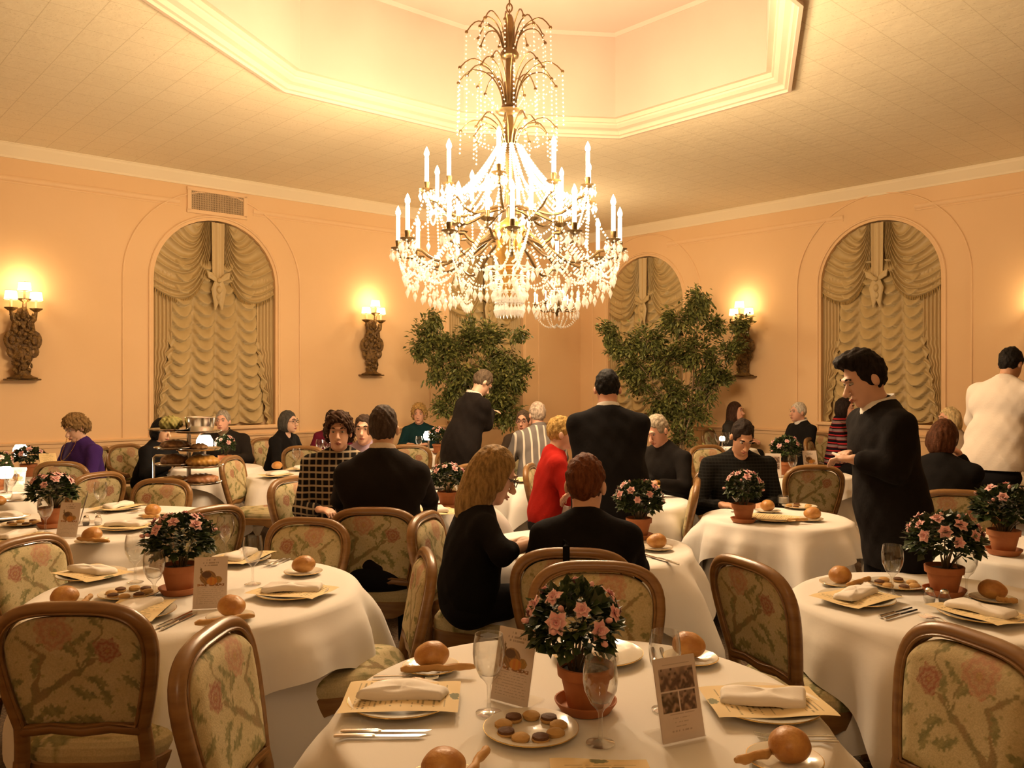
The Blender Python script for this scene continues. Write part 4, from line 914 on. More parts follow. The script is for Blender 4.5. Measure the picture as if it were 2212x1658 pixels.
mb = MB(); mb.add([(-.012,-.006,.006),(.05,-.009,.006),(.10,-.008,.006),(.118,.004,.006),(.10,.006,.006),(-.012,.005,.006)]+[(-.012,-.006,.0045),(.05,-.009,.005),(.10,-.008,.005),(.118,.004,.005),(.10,.006,.0042),(-.012,.005,.0042)], [(0,1,2,3,4,5),(11,10,9,8,7,6)]+[(i,6+i,6+(i+1)%6,(i+1)%6) for i in range(6)]); KB = mb.mesh('blade', M['silver'], False)
KNIFE = Proto('table_knife', 'knife', [('handle', KH), ('blade', KB)])
mb = MB(); mb.tube([(-.10,0,.004),(-.09,0,.005),(.0,0,.006),(.03,0,.012)], [(.003,.006),(.003,.0075),(.0022,.003),(.002,.003)], 8, flat=(0,0,1)); FH = mb.mesh('handle', M['silver'])
mb = MB(); mb.tube([(.028,0,.012),(.045,0,.011),(.058,0,.008)], [(.0018,.004),(.0018,.012),(.0018,.013)], 8, flat=(0,0,1))
for y in (-.010,-.0035,.0035,.010): mb.tube([(.057,y,.008),(.078,y,.008),(.10,y*.9,.013)], [(.0016,.002),(.0016,.002),(.001,.001)], 6, flat=(0,0,1))
FT = mb.mesh('tines', M['silver']); FORK = Proto('table_fork', 'fork', [('handle', FH), ('tines', FT)])
def goblet(H, rb, name='water_goblet'):
    mb = MB(); hb = H*.42; prof = [(0,.001),(.034,.001),(.036,.003),(.02,.008),(.006,.014),(.0045,hb*.5),(.006,hb*.85),(.012,hb*.97),(rb*.6,hb+.012),(rb*.93,hb+.045),(rb,hb+.07),(rb*.98,H*.85),(rb*.86,H),(rb*.84,H),(rb*.95,H*.85),(rb*.965,hb+.07),(rb*.9,hb+.047),(rb*.55,hb+.017),(0,hb+.008)]
    mb.lathe(prof, 28); return mb.mesh('bowl_and_stem', M['glass'], 60)
GOB = goblet(.215, .044); 
WATER = mat_clear('water', (.97,.98,.97), shine=.2)
mb = MB(); mb.lathe([(0,.105),(.023,.105),(.037,.128),(.0405,.142),(0,.142)], 24); GW = mb.mesh('water', WATER)
GOBLET = Proto('water_goblet', 'glass', [('bowl_and_stem', GOB)]); GOBLET_W = Proto('water_goblet', 'glass', [('bowl_and_stem', GOB), ('water', GW)])
def card_corn(u, v):
    c = (.78,.67,.58)
    if v > .80:
        for k, (cy, w_) in enumerate(((.945,.13),(.885,.24),(.835,.2))):
            if abs(v-cy) < .014 and abs(u-.5) < w_ and vn(int(u*44), k, 1) > .3: return mixc(c, (.25,.18,.12), .7)
        return c
    if .42 < v < .80:
        x, y = u, v
        if math.hypot((x-.55)/.16, (y-.525)/.075) < 1: return mixc((.62,.20,.03), (.68,.32,.04), .5+.5*math.sin((x-.55)*45))
        if math.hypot((x-.38)/.14, (y-.655)/.062) < 1: return (.10,.045,.02)
        if math.hypot((x-.42)/.24, (y-.60)/.135) < 1 and y > .46: return mixc((.36,.19,.06), (.22,.11,.035), .5+.5*math.sin(x*70+y*90))
        if leaf2(x, y, .23, .70, 1.9, .12, .035): return (.20,.13,.06)
        if math.hypot((x-.72)/.13, (y-.55)/.07) < 1: return mixc((.55,.30,.05),(.30,.17,.04), vn(int(x*30),int(y*30)))
        if .43 < y < .478 and .12 < x < .92 and vn(int(x*26), int(y*60)) > .25: return mixc((.20,.10,.04), (.45,.16,.04), vn(int(x*26), 3))
        return c
    row = (v*26) % 1
    if v > .08 and .3 < row < .62 and .1 < u < .9 and vn(int(u*40), int(v*26), 5) > .33: return mixc(c, (.32,.24,.18), .6)
    return c
def card_coll(u, v):
    c = (.76,.66,.58)
    def photo(u, v, s):
        f_ = .5+.5*math.sin(u*9+s*3+2*math.sin(v*7+s)); g = .5+.5*math.sin(v*11+s*1.7+1.5*math.sin(u*13)); b = (.10,.055,.04) if s != 3 else (.06,.035,.012)
        q = mixc(b, (.46,.30,.21), f_*g); return mixc(q, (.55,.42,.34), max(0, v-.55)*1.6*(1 if s < 2 else .5)) if vn(int(u*9), int(v*9), s) > .18 else mixc(q, (.03,.02,.015), .6)
    for s, (a, b, c0, d) in enumerate(((.10,.505,.60,.87),(.515,.92,.60,.87),(.10,.49,.345,.58),(.52,.90,.345,.58))):
        if a < u < b and c0 < v < d: return photo((u-a)/(b-a), (v-c0)/(d-c0), s+1)
    if abs(v-.915) < .006 and .2 < u < .85: return mixc(c, (.3,.22,.17), .6)
    if v < .32:
        row = (v*20) % 1; k = int(v*20)
        if .3 < row < .55 and k > 1 and abs(u-.5) < .14+.2*vn(k, 4) and vn(int(u*40), k, 5) > .28: return mixc(c, (.3,.22,.17), .65)
    return c
def card_proto(fn, nm):
    w_, h_, t = .127, .2, math.radians(14); mb = MB()
    P = lambda u, v, d: ((u-.5)*w_, -.03+v*h_*math.sin(t)+d, .002+v*h_*math.cos(t))
    mb.grid(66, 104, lambda u, v: P(u, v, -.0012), fn); mb.col = (.78,.67,.58); mb.grid(2, 2, lambda u, v: P(u, v, .0012), flip=True); cm_ = mb.mesh('card', M['paper'], 'full', True)
    mb = MB(); th = .0025
    for d in (-.0035, .0035): mb.grid(1, 6, lambda u, v: P(-.02+u*1.04, v*1.0, d))
    mb.box((0, .012, .0015), (w_*1.04, .085, .003)); mb.grid(1, 1, lambda u, v: (((u-.5)*w_*1.04), -.03+.0*v-.03*v, .002)); st = mb.mesh('acrylic_stand', M['acrylic'], False)
    return Proto('table_card', 'card', [('printed_card', cm_), ('acrylic_stand', st)])
CARD_A, CARD_B = card_proto(card_corn, 'a'), card_proto(card_coll, 'b')
mb = MB(); mb.lathe([(0,0),(.018,0),(.022,.01),(.024,.03),(.016,.046),(.0,.046)], 14); SHK_B = mb.mesh('glass_body', M['glass']); mb = MB(); mb.lathe([(.0,.046),(.017,.046),(.017,.054),(.010,.062),(0,.064)], 14); SHK_T = mb.mesh('cap', M['silver'])
mb = MB(); mb.lathe([(0,.003),(.018,.003),(.021,.02),(.0,.022)], 12); SHK_S = mb.mesh('salt', mat('salt', (.85,.83,.8), .9)); SHK_P = mb.mesh('pepper', mat('pepper', (.12,.10,.08), .9))
SALT = Proto('salt_shaker', 'shaker', [('glass_body', SHK_B), ('cap', SHK_T), ('salt', SHK_S)]); PEPPER = Proto('pepper_shaker', 'shaker', [('glass_body', SHK_B), ('cap', SHK_T), ('pepper', SHK_P)])
mb = MB(); mb.lathe([(0,0),(.021,0),(.026,.006),(.026,.013),(.018,.019),(0,.021)], 12); COOK = mb.mesh('cookie', M['cookie'])
mb = MB(); mb.lathe([(0,0),(.022,0),(.026,.006),(.025,.010),(0,.010)], 12); CK_B = mb.mesh('biscuit', M['cookie']); mb = MB(); mb.lathe([(0,.0105),(.024,.0105),(.023,.017),(.012,.021),(0,.022)], 12); CK_T = mb.mesh('chocolate_top', M['choc']); CHOCO = Proto('cookie', 'cookie', [('biscuit', CK_B), ('chocolate_top', CK_T)])
# ---------------------------------------------------------------- azaleas
def leafquad(mb, p, d, up, L, Wd, c, fold=.25):
    d = Vector(d).normalized(); s_ = d.cross(Vector(up)); s_ = s_.normalized() if s_.length > 1e-4 else d.orthogonal().normalized(); n = s_.cross(d); p = Vector(p)
    c2 = tuple(x*.75 for x in c); m1 = p+d*L*.5-n*L*.04
    mb.add([p, p+d*L*.45+s_*Wd+n*fold*Wd, p+d*L*.95-n*L*.1, p+d*L*.45-s_*Wd+n*fold*Wd, m1], [(0,4,1),(4,2,1),(0,3,4),(3,2,4)], [c2, c, c, c, c2])
def rdir(R, zmin=-1.):
    while True:
        v = Vector((R.gauss(0,1), R.gauss(0,1), R.gauss(0,1))).normalized()
        if v.z >= zmin: return v
def blossom_mesh(seed, s=1.):
    R = random.Random(seed); mb = MB()
    for ring, (n, L, tilt) in enumerate(((6, .039, .30), (5, .028, .85), (4, .017, 1.2))):
        for k in range(n):
            a = 2*PI*(k+.3*ring+R.uniform(-.1,.1))/n; ca, sa = math.cos(a), math.sin(a); tl = tilt+R.uniform(-.15,.15)
            def fn(u, v):
                w_ = .62*math.sin(PI*min(1, .12+v*.85))**.7; q = (u-.5)*2; l_ = L*v*(1-.12*q*q); rr = l_*math.cos(tl)*1.0; z = l_*math.sin(tl)-.006*v*v*(2-tl)+.0025*math.sin(q*7+k)*v; sd = q*w_*L*(.58 if ring == 0 else .7)
                return (ca*rr-sa*sd, sa*rr+ca*sd, z+.004)
            mb.grid(4, 4, fn, lambda u, v: mixc((.80,.27,.27), (.88,.52,.50) if abs(u-.5) < .4 and v < .9 else (.93,.74,.68), v*1.1))
    return mb.mesh('blossom', M['petal'], 'full', True)
BLOS = [blossom_mesh(1), blossom_mesh(2)]
mb = MB(); mb.ball((0,0,.008), (.008,.008,.012), 8, 6); mb.c = [(.86,.45,.42)]*len(mb.v); BUD = mb.mesh('bud', M['petal'], True, True)
def foliage_mesh(seed, n, R0):
    R = random.Random(seed); mb = MB()
    for k in range(n):
        d = rdir(R, -.55); q = R.uniform(.35, 1.)**.5; p = Vector((d.x*R0*q, d.y*R0*q, .075+max(-.6, d.z)*R0*.85*q+R0*.55)); dd = (d+Vector((R.gauss(0,.4), R.gauss(0,.4), R.gauss(.1,.4)))).normalized()
        g = R.uniform(.5, 1.1); leafquad(mb, p, dd, (R.gauss(0,.4), R.gauss(0,.4), 1), R.uniform(.028,.044), R.uniform(.012,.018), (.06*g,.092*g,.026*g))
    mb.col = (.10,.07,.03)
    for k in range(14): a = R.uniform(0, 6.28); e = R.uniform(.2,.75)*R0; mb.tube([(0.01*math.cos(a),.01*math.sin(a),.0),(e*.5*math.cos(a),e*.5*math.sin(a),R0*.5),(e*math.cos(a),e*math.sin(a),R0*R.uniform(.7,1.25))], [.004,.003,.002], 5)
    return mb.mesh('foliage', M['leaf'], False, True)
FOL = [foliage_mesh(k, 640, .115) for k in range(3)]
mb = MB(); mb.lathe([(0,.006),(.048,.006),(.066,.085),(.074,.086),(.076,.112),(.071,.114),(.067,.10),(.062,.095)], 28); POT = mb.mesh('pot', M['terra'], 50)
mb = MB(); mb.lathe([(0,0),(.066,0),(.082,.024),(.083,.028),(.079,.028),(.066,.006),(0,.006)], 28); SAU = mb.mesh('saucer', M['terra'], 50)
mb = MB(); mb.lathe([(.0,.10),(.03,.101),(.066,.097)], 18); SOIL = mb.mesh('soil', M['soil'])
def azalea(loc, label, seed, nb=11, s=1., spread=1., tall=1., fx=0, top=False):
    nb = int(nb*1.35)
    R = random.Random(seed); t = thing('potted_azalea', label, 'plant', loc, 0, 'pink potted azaleas on the tables', s)
    link('saucer', SAU, t); link('pot', POT, t, (0,0,.006)); link('soil', SOIL, t, (0,0,.006)); zf = .085
    f = link('foliage', FOL[seed % 3], t, (fx,0,zf), seed*1.7, (spread, spread, tall))
    ga = R.uniform(0, 6.28)
    for k in range(nb):
        a = 2.39996*k+ga; e = .35+.65*((k+.5)/nb)**.7 if not top else .2+.6*((k+.5)/nb)
        ph = PI/2*(1-e*.92); d = Vector((math.cos(a)*math.cos(ph), math.sin(a)*math.cos(ph), math.sin(ph))); p = Vector((fx+d.x*.122*spread, d.y*.122*spread, zf+tall*(.075+.063+d.z*.112)))
        link('blossom', BLOS[k % 2], f if False else t, p, d.to_track_quat('Z', 'Y').to_euler(), R.uniform(.65, .92))
    for k in range(6):
        d = rdir(R, -.1); link('bud', BUD, t, Vector((fx+d.x*.125*spread, d.y*.125*spread, zf+tall*(.13+d.z*.11))), d.to_track_quat('Z', 'Y').to_euler())
    return t
# ---------------------------------------------------------------- table lamps
mb = MB(); mb.lathe([(0,0),(.045,0),(.045,.008),(.012,.014),(.010,.10),(.014,.13),(0,.13)], 16); TL_B = mb.mesh('lamp_base', M['silver'])
mb = MB(); mb.lathe([(.042,.115),(.052,.14),(.05,.17),(.034,.20)], 20); TL_S = mb.mesh('lamp_shade', M['lampshade'])
mb = MB(); mb.ball((0,0,.15), .016, 8, 6); TL_U = mb.mesh('bulb', M['bulb'])
def table_lamp(loc, label, s=1., w_=3.):
    t = thing('table_lamp', label, 'lamp', loc, 0, 'small lit table lamps', s); link('lamp_base', TL_B, t); b_ = link('bulb', TL_U, t); link('lamp_shade', TL_S, t)
    lamp('table_lamp_light', Vector(loc)+Vector((0,0,.235*s)), w_, (1,.78,.48), .02); return t
# ================================================================ TABLES IN PLACE
T = {1:((.18,2.31),.64), 2:((-1.36,3.62),.66), 3:((1.74,3.43),.54), 4:((1.78,5.6),.46), 5:((.38,4.6),.58), 6:((.84,6.45),.5), 7:((-2.65,5.4),.74), 8:((-4.93,8.1),.42), 9:((-4.4,6.7),.48),
     10:((-3.18,9.0),.44), 11:((-2.15,8.3),.46), 12:((-2.45,10.2),.45), 13:((-1.05,11.2),.42), 14:((-.78,6.4),.58), 15:((-1.25,8.6),.42), 16:((.25,7.65),.42), 17:((4.4,7.0),.5), 18:((2.85,4.45),.5), 19:((2.85,8.3),.5), 20:((2.95,11.6),.42)}
TN = {1:'the front centre table', 2:'the left-side front table', 3:'the right-side front table', 4:"the dark-shirted man's table", 5:"the blonde woman's table", 6:"the wristwatch man's table", 7:'the left-side middle table', 8:"the purple-sweatered woman's table", 9:'the left-edge candlelit table',
      10:'the table behind the dessert stand', 11:'the table before the bobbed woman', 12:"the bobbed woman's table", 13:"the teal-sweatered woman's table", 14:"the plaid-shirted woman's table", 15:'the table before the bent waiter', 16:"the striped man's table", 17:"the cream diner's table", 18:'the right-edge azalea table', 19:'the two-card far table', 20:"the corner table"}
for k, (c, r) in T.items(): table(TN[k], c, r, k*7+1, rot={1:.75, 2:.95, 3:.2, 4:.75, 5:.1, 6:.05, 7:.5, 18:.6}.get(k, k*.61), half={2: r+.24, 1: r+.18, 3: r+.24, 4: r+.22, 5: r+.24, 6: r+.22}.get(k), under={2: r+.5, 4: r+.44, 3: r+.44}.get(k), n=168 if k in (1,2,3,4,5) else 120)
def tp(x, y): return onz(x, y, ZT)
def place(k, plc, px, d, bits, bread=None, glass=None, nap=0, rk=0, roll_off=None, stick_px=None, mrot=0., wat=False):
    """one place setting: px = plate centre, d = direction from plate to the diner, bits: p plate, m menu, n napkin, k two knives, f two forks, b bread plate, r roll, s breadstick"""
    at = ', %s of %s' % (plc, TN[k]); p = tp(*px); dd = Vector((*d, 0)).normalized(); f = -dd; r = Vector((f.y, -f.x, 0)); rz = math.atan2(f.y, f.x); up = lambda z: Vector((0,0,z))
    if 'p' in bits: one('dinner_plate', PLATE, 'wide gold-rimmed dinner plate'+at, 'plate', p, 0, 'gold-rimmed dinner plates')
    if 'm' in bits: one('menu_sheet', MENU, 'cream printed menu sheet'+at, 'menu', p+up(.0235), rz-PI/2+mrot, 'cream menu sheets')
    if 'n' in bits: one('napkin', NAPS[nap], 'folded white linen napkin on the menu'+at, 'napkin', p+up(.027)-r*.0, rz+(.15 if nap else -.1), 'folded white napkins')
    if 'k' in bits:
        for j, nm in enumerate(('inner', 'outer')): KNIFE.make('%s silver table knife beside the plate' % nm+at, p+r*(.185+.028*j)-f*(.02+.012*j), rz, 'silver table knives')
    if 'f' in bits:
        for j, nm in enumerate(('inner', 'outer')): FORK.make('%s silver table fork beside the plate' % nm+at, p-r*(.185+.03*j)-f*.01, rz, 'silver table forks')
    if bread:
        q = tp(*bread)
        if 'b' in bits: one('bread_plate', BPLATE, 'small gold-rimmed bread plate'+at, 'plate', q, 0, 'small bread plates')
        if 'r' in bits: one('bread_roll', ROLLS[rk%3], 'round crusty bread roll on the bread plate'+at, 'bread', q+up(.011)+Vector((*(roll_off or (0,.0)), 0)), rk*1.3, 'round bread rolls')
        if 's' in bits:
            a, b = stick_px; a = onz(*a, ZT+.018); b = onz(*b, ZT+.018); m_ = (a+b)/2; one('breadstick', STICKS[rk%2], 'thin breadstick lying across the bread plate'+at, 'bread', m_, math.atan2(b.y-a.y, b.x-a.x), 'thin breadsticks', (min(1.3, (b-a).length/.25), 1, 1))
    if glass:
        (GOBLET_W if wat else GOBLET).make('clear stemmed water goblet'+at, tp(*glass), 0, 'clear stemmed goblets')
def cookies(k, px, n=9, R=.072):
    c = tp(*px); one('cookie_plate', PLATE, 'gold-rimmed plate with a ring of small cookies on %s' % TN[k], 'plate', c, 0, None, .82)
    for j in range(n):
        a = 2*PI*(j+.2)/n; q = c+Vector((R*math.cos(a), R*math.sin(a), .0085))
        if j % 2: CHOCO.make('small chocolate-topped cookie on the cookie plate of %s' % TN[k], q, a, 'chocolate-topped cookies of %s' % TN[k], .9)
        else: one('cookie', COOK, 'small golden cookie on the cookie plate of %s' % TN[k], 'cookie', q, a, 'golden cookies of %s' % TN[k], .9)
# T1
azalea(tp(1265,1531), 'pink azalea in a terracotta pot between two card stands, the front centre table', 3, 10, 1.04, 1.0, 1.0, fx=-.028)
place(1, 'left-side place', (868,1522), (-1,-.02), 'pmnkfbrs', (931,1447), (1056,1540), 0, 0, (.0,.005), ((862,1452),(1030,1444)))
place(1, 'right-side place', (1655,1532), (1,.02), 'pmnfbrs', (1695,1650), (1436,1533), 0, 1, (.012,.0), ((1588,1652),(1700,1622)))
place(1, 'far place', (1290,1420), (.1,1), 'pnfbr', (1492,1428), None, 1, 2, (0,.02))
place(1, 'near place', (1308,1735), (0,-1), 'pmkfbr', (958,1700), (1297,1606), 0, 1, (0,0))
one('breadstick', STICKS[1], 'breadstick pointing away, near place of the front centre table', 'bread', tp(1018,1690)+Vector((0,0,.02)), 1.3, 'thin breadsticks')
cookies(1, (1147,1583))
CARD_A.make('cornucopia card in an acrylic stand behind the goblet, the front centre table', tp(1112,1512), -.62, 'printed table cards')
CARD_B.make('photo collage card in an acrylic stand on the front centre table', tp(1468,1600)+Vector((0,.03,0)), .42, 'printed table cards')
# T2
azalea(tp(388,1280), 'pink azalea in a terracotta pot on the left-side front table', 4, 9, 1.04, 1.12, .95, top=True)
place(2, 'far left-side place', (198,1247), (-.8,.55), 'pmn', None, (292,1258), 1, 0, wat=True)
place(2, 'near place', (292,1330), (-.2,-1), 'pmnkbrs', (140,1312), (333,1302), 0, 1, None, ((168,1318),(196,1290)), .3)
place(2, 'right-side place', (632,1286), (1,-.1), 'pmnbrs', (497,1338), (546,1262), 1, 2, (.0,.02), ((418,1352),(552,1333)), -.2)
place(2, 'far place', (520,1212), (.25,1), 'pmnfbr', (655,1240), (487,1205), 1, 0, (0,0))
cookies(2, (280,1287), 8)
CARD_A.make('cornucopia card standing upright on the left-side front table', tp(455,1310), .2, 'printed table cards')
CARD_B.make('turned card half hidden behind the azalea, the left-side front table', tp(352,1225), -.5, 'printed table cards')
# T3
azalea(tp(2040,1284), 'loosely branched pink azalea on the right-side front table', 5, 13, 1.04, 1.15, 1.0)
place(3, 'left-side place', (1850,1300), (-.8,-.55), 'pmnk', (1822,1262), (1928,1286), 1, 0, wat=True)
place(3, 'far place', (1815,1268), (-.6,.6), 'brs', (1815,1264), None, 0, 1, None, ((1830,1268),(1880,1252)))
place(3, 'near place', (2118,1334), (.4,-1), 'pmnfbrs', (2145,1298), (2088,1288), 1, 2, None, ((2150,1298),(2200,1303)))
cookies(3, (1938,1267), 7)
SALT.make('glass salt shaker before the azalea on the right-side front table', tp(2008,1301)); PEPPER.make('glass pepper shaker beside the salt on the right-side front table', tp(2040,1305))
# T4
azalea(tp(1606,1127), 'round pink azalea before the dark-shirted man', 0, 8, 1.0, .95, .98, top=True)
place(4, 'near place', (1668,1124), (.2,-1), 'pmbrs', (1748,1124), None, 0, 0, (.02,.0), ((1700,1126),(1746,1124)), .9)
place(4, 'far place', (1620,1098), (-.3,1), 'br', (1658,1106), (1590,1106), 0, 1)
cookies(4, (1727,1097), 5)
mb = MB(); mb.lathe([(0,0),(.035,0),(.04,.02),(.04,.075),(.034,.08),(.034,.02),(0,.02)], 20); TUMB = mb.mesh('tumbler', M['glass']); mb = MB(); mb.lathe([(0,.021),(.033,.021),(.033,.06),(0,.06)], 16); MILK = mb.mesh('iced_water', mat('iced_water', (.8,.75,.66), .3))
Proto('tumbler', 'glass', [('glass_body', TUMB), ('iced_water', MILK)]).make("squat glass tumbler beside the cookie plate of the dark-shirted man's table", tp(1692,1092))
# T5
azalea(tp(1380,1162), "pink azalea behind the red-haired boy's shoulder, the blonde woman's table", 1, 10, 1.0, 1.1, 1.0)
place(5, 'right-side place', (1330,1200), (.9,-.2), 'p', (1418,1186), None, 0, 1); one('bread_plate', BPLATE, "small bread plate by the boy's elbow, the blonde woman's table", 'plate', tp(1418,1187), 0, 'small bread plates'); one('bread_roll', ROLLS[2], "bread roll by the boy's elbow, the blonde woman's table", 'bread', tp(1418,1187)+Vector((0,0,.011)), 0, 'round bread rolls')
for j, nm in enumerate(('inner', 'outer')): KNIFE.make("%s silver knife by the boy's elbow, the blonde woman's table" % nm, tp(1418+18*j,1206+6*j), 2.1, 'silver table knives')
place(5, 'left-side place', (1130,1182), (-1,-.2), 'pn', None, None, 1)
# T6
place(6, 'far place', (1418,1057), (.6,.6), 'p', None, (1340,1070)); one('bread_roll', ROLLS[0], "bread roll beside the red-sweatered woman, the wristwatch man's table", 'bread', tp(1222,1068), 0, 'round bread rolls')
# T7
azalea(tp(112,1138), 'bright pink azalea on the left-side middle table', 2, 9, 1.05, 1.1, .92, top=True)
CARD_A.make('cornucopia card standing on the left-side middle table', tp(150,1158), -.12, 'printed table cards'); CARD_B.make('side-on card behind the cornucopia card, left-side middle table', tp(183,1128), -1.1, 'printed table cards')
place(7, 'right-side place', (272,1143), (1,-.3), 'pmnbrs', (198,1172), None, 1, 0, None, ((165,1166),(238,1172)))
place(7, 'far place', (255,1101), (.4,1), 'pmnfbrs', (330,1116), (217,1108), 1, 1, None, ((305,1118),(345,1118)))
place(7, 'near place', (38,1166), (-.3,-1), 'pmnk', None, (98,1152), 1, wat=True)
place(7, 'left-side place', (10,1122), (-1,.2), 'pn', None, None, 0)
cookies(7, (50,1134), 6); SALT.make('glass salt shaker on the left-side middle table', tp(212,1133)); PEPPER.make('glass pepper shaker on the left-side middle table', tp(186,1134))
# T8, T9
table_lamp(tp(44,1017), "lit lamp behind the azalea on the purple-sweatered woman's table", 1.35, 2.5); azalea(tp(62,1028), "azalea before the lit lamp, the purple-sweatered woman's table", 0, 6, 1.0, 1.15, .8)
table_lamp(tp(12,1066), 'bright little lamp on the left-edge candlelit table', 1.1, 2.5); CARD_A.make('cornucopia card on the left-edge candlelit table', tp(38,1060), .1, 'printed table cards'); azalea(tp(-8,1057), 'azalea cut by the frame edge on the left-edge candlelit table', 1, 6, 1.0, 1.0, .95)
place(9, 'near place', (40,1082), (.3,-1), 'pn', (8,1090), (24,1076), 1, 0); one('bread_roll', ROLLS[1], 'bread roll on the left-edge candlelit table', 'bread', tp(-4,1092), 0, 'round bread rolls')
# T10
table_lamp(tp(442,1008), 'lit lamp on the table behind the dessert stand', 1.7, 2.5); azalea(tp(486,1006), 'small azalea beside the lamp behind the dessert stand', 2, 6, 1.0, .85, 1.0)
# T11
place(11, 'near place', (600,1030), (-.6,-.8), 'pmn', (597,1022), None, 1, 0); one('bread_roll', ROLLS[0], 'bread roll on the table before the bobbed woman', 'bread', tp(598,1019)+Vector((0,0,.03)), 0, 'round bread rolls')
GOBLET.make('clear goblet on the table before the bobbed woman', tp(702,1023), 0, 'clear stemmed goblets')
place(11, 'far place', (655,1015), (.3,1), 'pmn', None, (640,1012), 0)
# T12-T20
table_lamp(tp(722,985), "lit lamp on the bobbed woman's table", 1.5, 2); GOBLET.make("goblet shining by the lamp on the bobbed woman's table", tp(706,988), 0, 'clear stemmed goblets'); GOBLET.make("second goblet nearer the window, the bobbed woman's table", tp(690,987), 0, 'clear stemmed goblets')
table_lamp(tp(926,975), "lit lamp on the teal-sweatered woman's table", 1.35, 2); azalea(tp(946,978), "azalea beside the lamp on the teal-sweatered woman's table", 0, 6, 1.0, 1.0, 1.0, top=True); GOBLET.make("goblet before the lamp on the teal-sweatered woman's table", tp(905,977), 0, 'clear stemmed goblets')
azalea(tp(966,1096), "pink azalea between the plaid-shirted woman's companion and the blonde woman", 2, 8, .98, 1.05, .95, top=True); place(14, 'right-side place', (948,1110), (.4,-1), 'pmn', None, (994,1089), 0); place(14, 'far place', (930,1075), (.2,1), 'pn', None, None, 1)
place(15, 'near place', (925,1026), (.3,-1), 'pmn', None, None, 1)
place(16, 'near place', (1135,1040), (.3,-1), 'pm', None, (1178,1040), 0)
azalea(tp(2168,1196), 'dark-leaved azalea with few blossoms on the right-edge azalea table', 1, 5, 1.08, 1.12, 1.0, top=True); place(18, 'far place', (2120,1165), (-.6,.6), 'p')
place(17, 'left-side place', (2120,1062), (-1,-.4), 'pm', None, (2150,1052), 0, wat=True); place(17, 'near place', (2185,1072), (.2,-1), 'pm', None, (2172,1050), 0); place(17, 'far place', (2190,1048), (.3,1), 'p', None, (2196,1046))
azalea(tp(1697,1024), 'pink azalea between two cards, the two-card far table', 2, 8, 1.05, 1.1, 1.1); CARD_B.make('photo collage card beside the azalea, the two-card far table', tp(1670,1030), -.2, 'printed table cards', 1.15); CARD_A.make('cornucopia card near the tall waiter, the two-card far table', tp(1750,1022), .1, 'printed table cards', 1.15); GOBLET.make('goblet between two cards, the two-card far table', tp(1712,1030), 0, 'clear stemmed goblets')
GOBLET.make("goblet on the corner table", tp(1552,972), 0, 'clear stemmed goblets', 1.2); GOBLET.make("second goblet nearer the dark-shirted man, the corner table", tp(1568,975), 0, 'clear stemmed goblets', 1.2); table_lamp(tp(1560,966), "low lamp among the goblets on the corner table", .8, 1.5)
# ---------------------------------------------------------------- chairs
chair(152,1306, (-.03,1), 'dining chair with its dark wooden back to us, at the left-side front table')
chair(452,1360, (1,-.06), 'side-on dining chair tucked at the front centre table, floral inner back showing')
chair(925,1200, (-.97,-.22), 'side-on dining chair with an open seat, right-side place of the left-side front table', s=.952, d=3.62)
chair(668,1121, (-.22,-1), 'dining chair facing us across the left-side front table', d=4.5, s=.955)
chair(806,1099, (.05,1), "black-sweatered man's dining chair seen from behind")
chair(915,1110, (.98,-.24), "blonde woman's dining chair, seen edge-on behind her")
chair(1236,1188, (.06,1), "red-haired boy's dining chair with a black strap over its top")
chair(1287,1216, (-.06,-1), 'empty dining chair facing us across the front centre table')
chair(1612,1211, (.93,.36), 'dining chair seen from behind, turned to the right-side front table')
chair(2112,1372, (-.93,-.30), 'dining chair with a big floral back, cut by the frame, front centre table')
chair(52,1163, (1,-.32), 'dining chair with its floral back showing, left-side place of the left-side front table', d=3.92, s=.96)
chair(352,1036, (-.05,-1), 'dining chair facing us across the left-side middle table, before the dessert stand', d=6.45, s=.945)
chair(455,1096, (-.85,.5), 'dining chair seen from behind at the left-side middle table')
chair(498,986, (.97,-.1), 'tall-looking side-on dining chair beside the dessert stand')
chair(622,1032, (.9,-.34), "dining chair with its floral back showing, behind the plaid-shirted woman's seat")
chair(130,998, (.05,1), 'dining chair with its back to us before the purple-sweatered woman')
chair(222,966, (-1,-.2), "purple-sweatered woman's own dining chair")
chair(268,960, (.9,-.45), 'open-armed chair between the purple-sweatered woman and the dark-haired woman', proto=ARMCHAIR, group='open-armed tapestry chairs')
chair(214,1022, (-.75,.35), 'dining chair turned edge-on behind the left-side middle table')
chair(655,964, (.1,1), 'dining chair with its back to us before the bobbed woman')
chair(884,961, (-.05,1), 'dining chair with its back to us before the teal-sweatered woman')
chair(992,967, (-.2,1), 'plain gold-looking dining chair at the feet of the bent waiter')
chair(1012,1003, (-.8,.5), "dining chair half hidden by the blonde woman's hair")
chair(566,946, (.9,-.4), "bobbed woman's dining chair")
chair(1507,1036, (-.975,.22), "wristwatch man's dining chair")
chair(1760,1006, (.02,1), "dining chair with a dark-framed back between the dark-shirted man and the tall waiter")
chair(2066,1060, (.3,1), "brown-haired woman's dining chair, behind the azaleas")
chair(2140,986, (-.95,-.45), 'dining chair beside the white-jacketed waiter')
chair(1143,1003, (.9,-.2), "red-sweatered woman's dining chair")
chair(1526,962, (.4,-.9), 'small-looking far dining chair behind the dark-shirted man')
chair(1770,935, (-.9,-.5), "white-haired man's dining chair")
chair(1152,966, (.0,1), "striped-shirted man's dining chair")
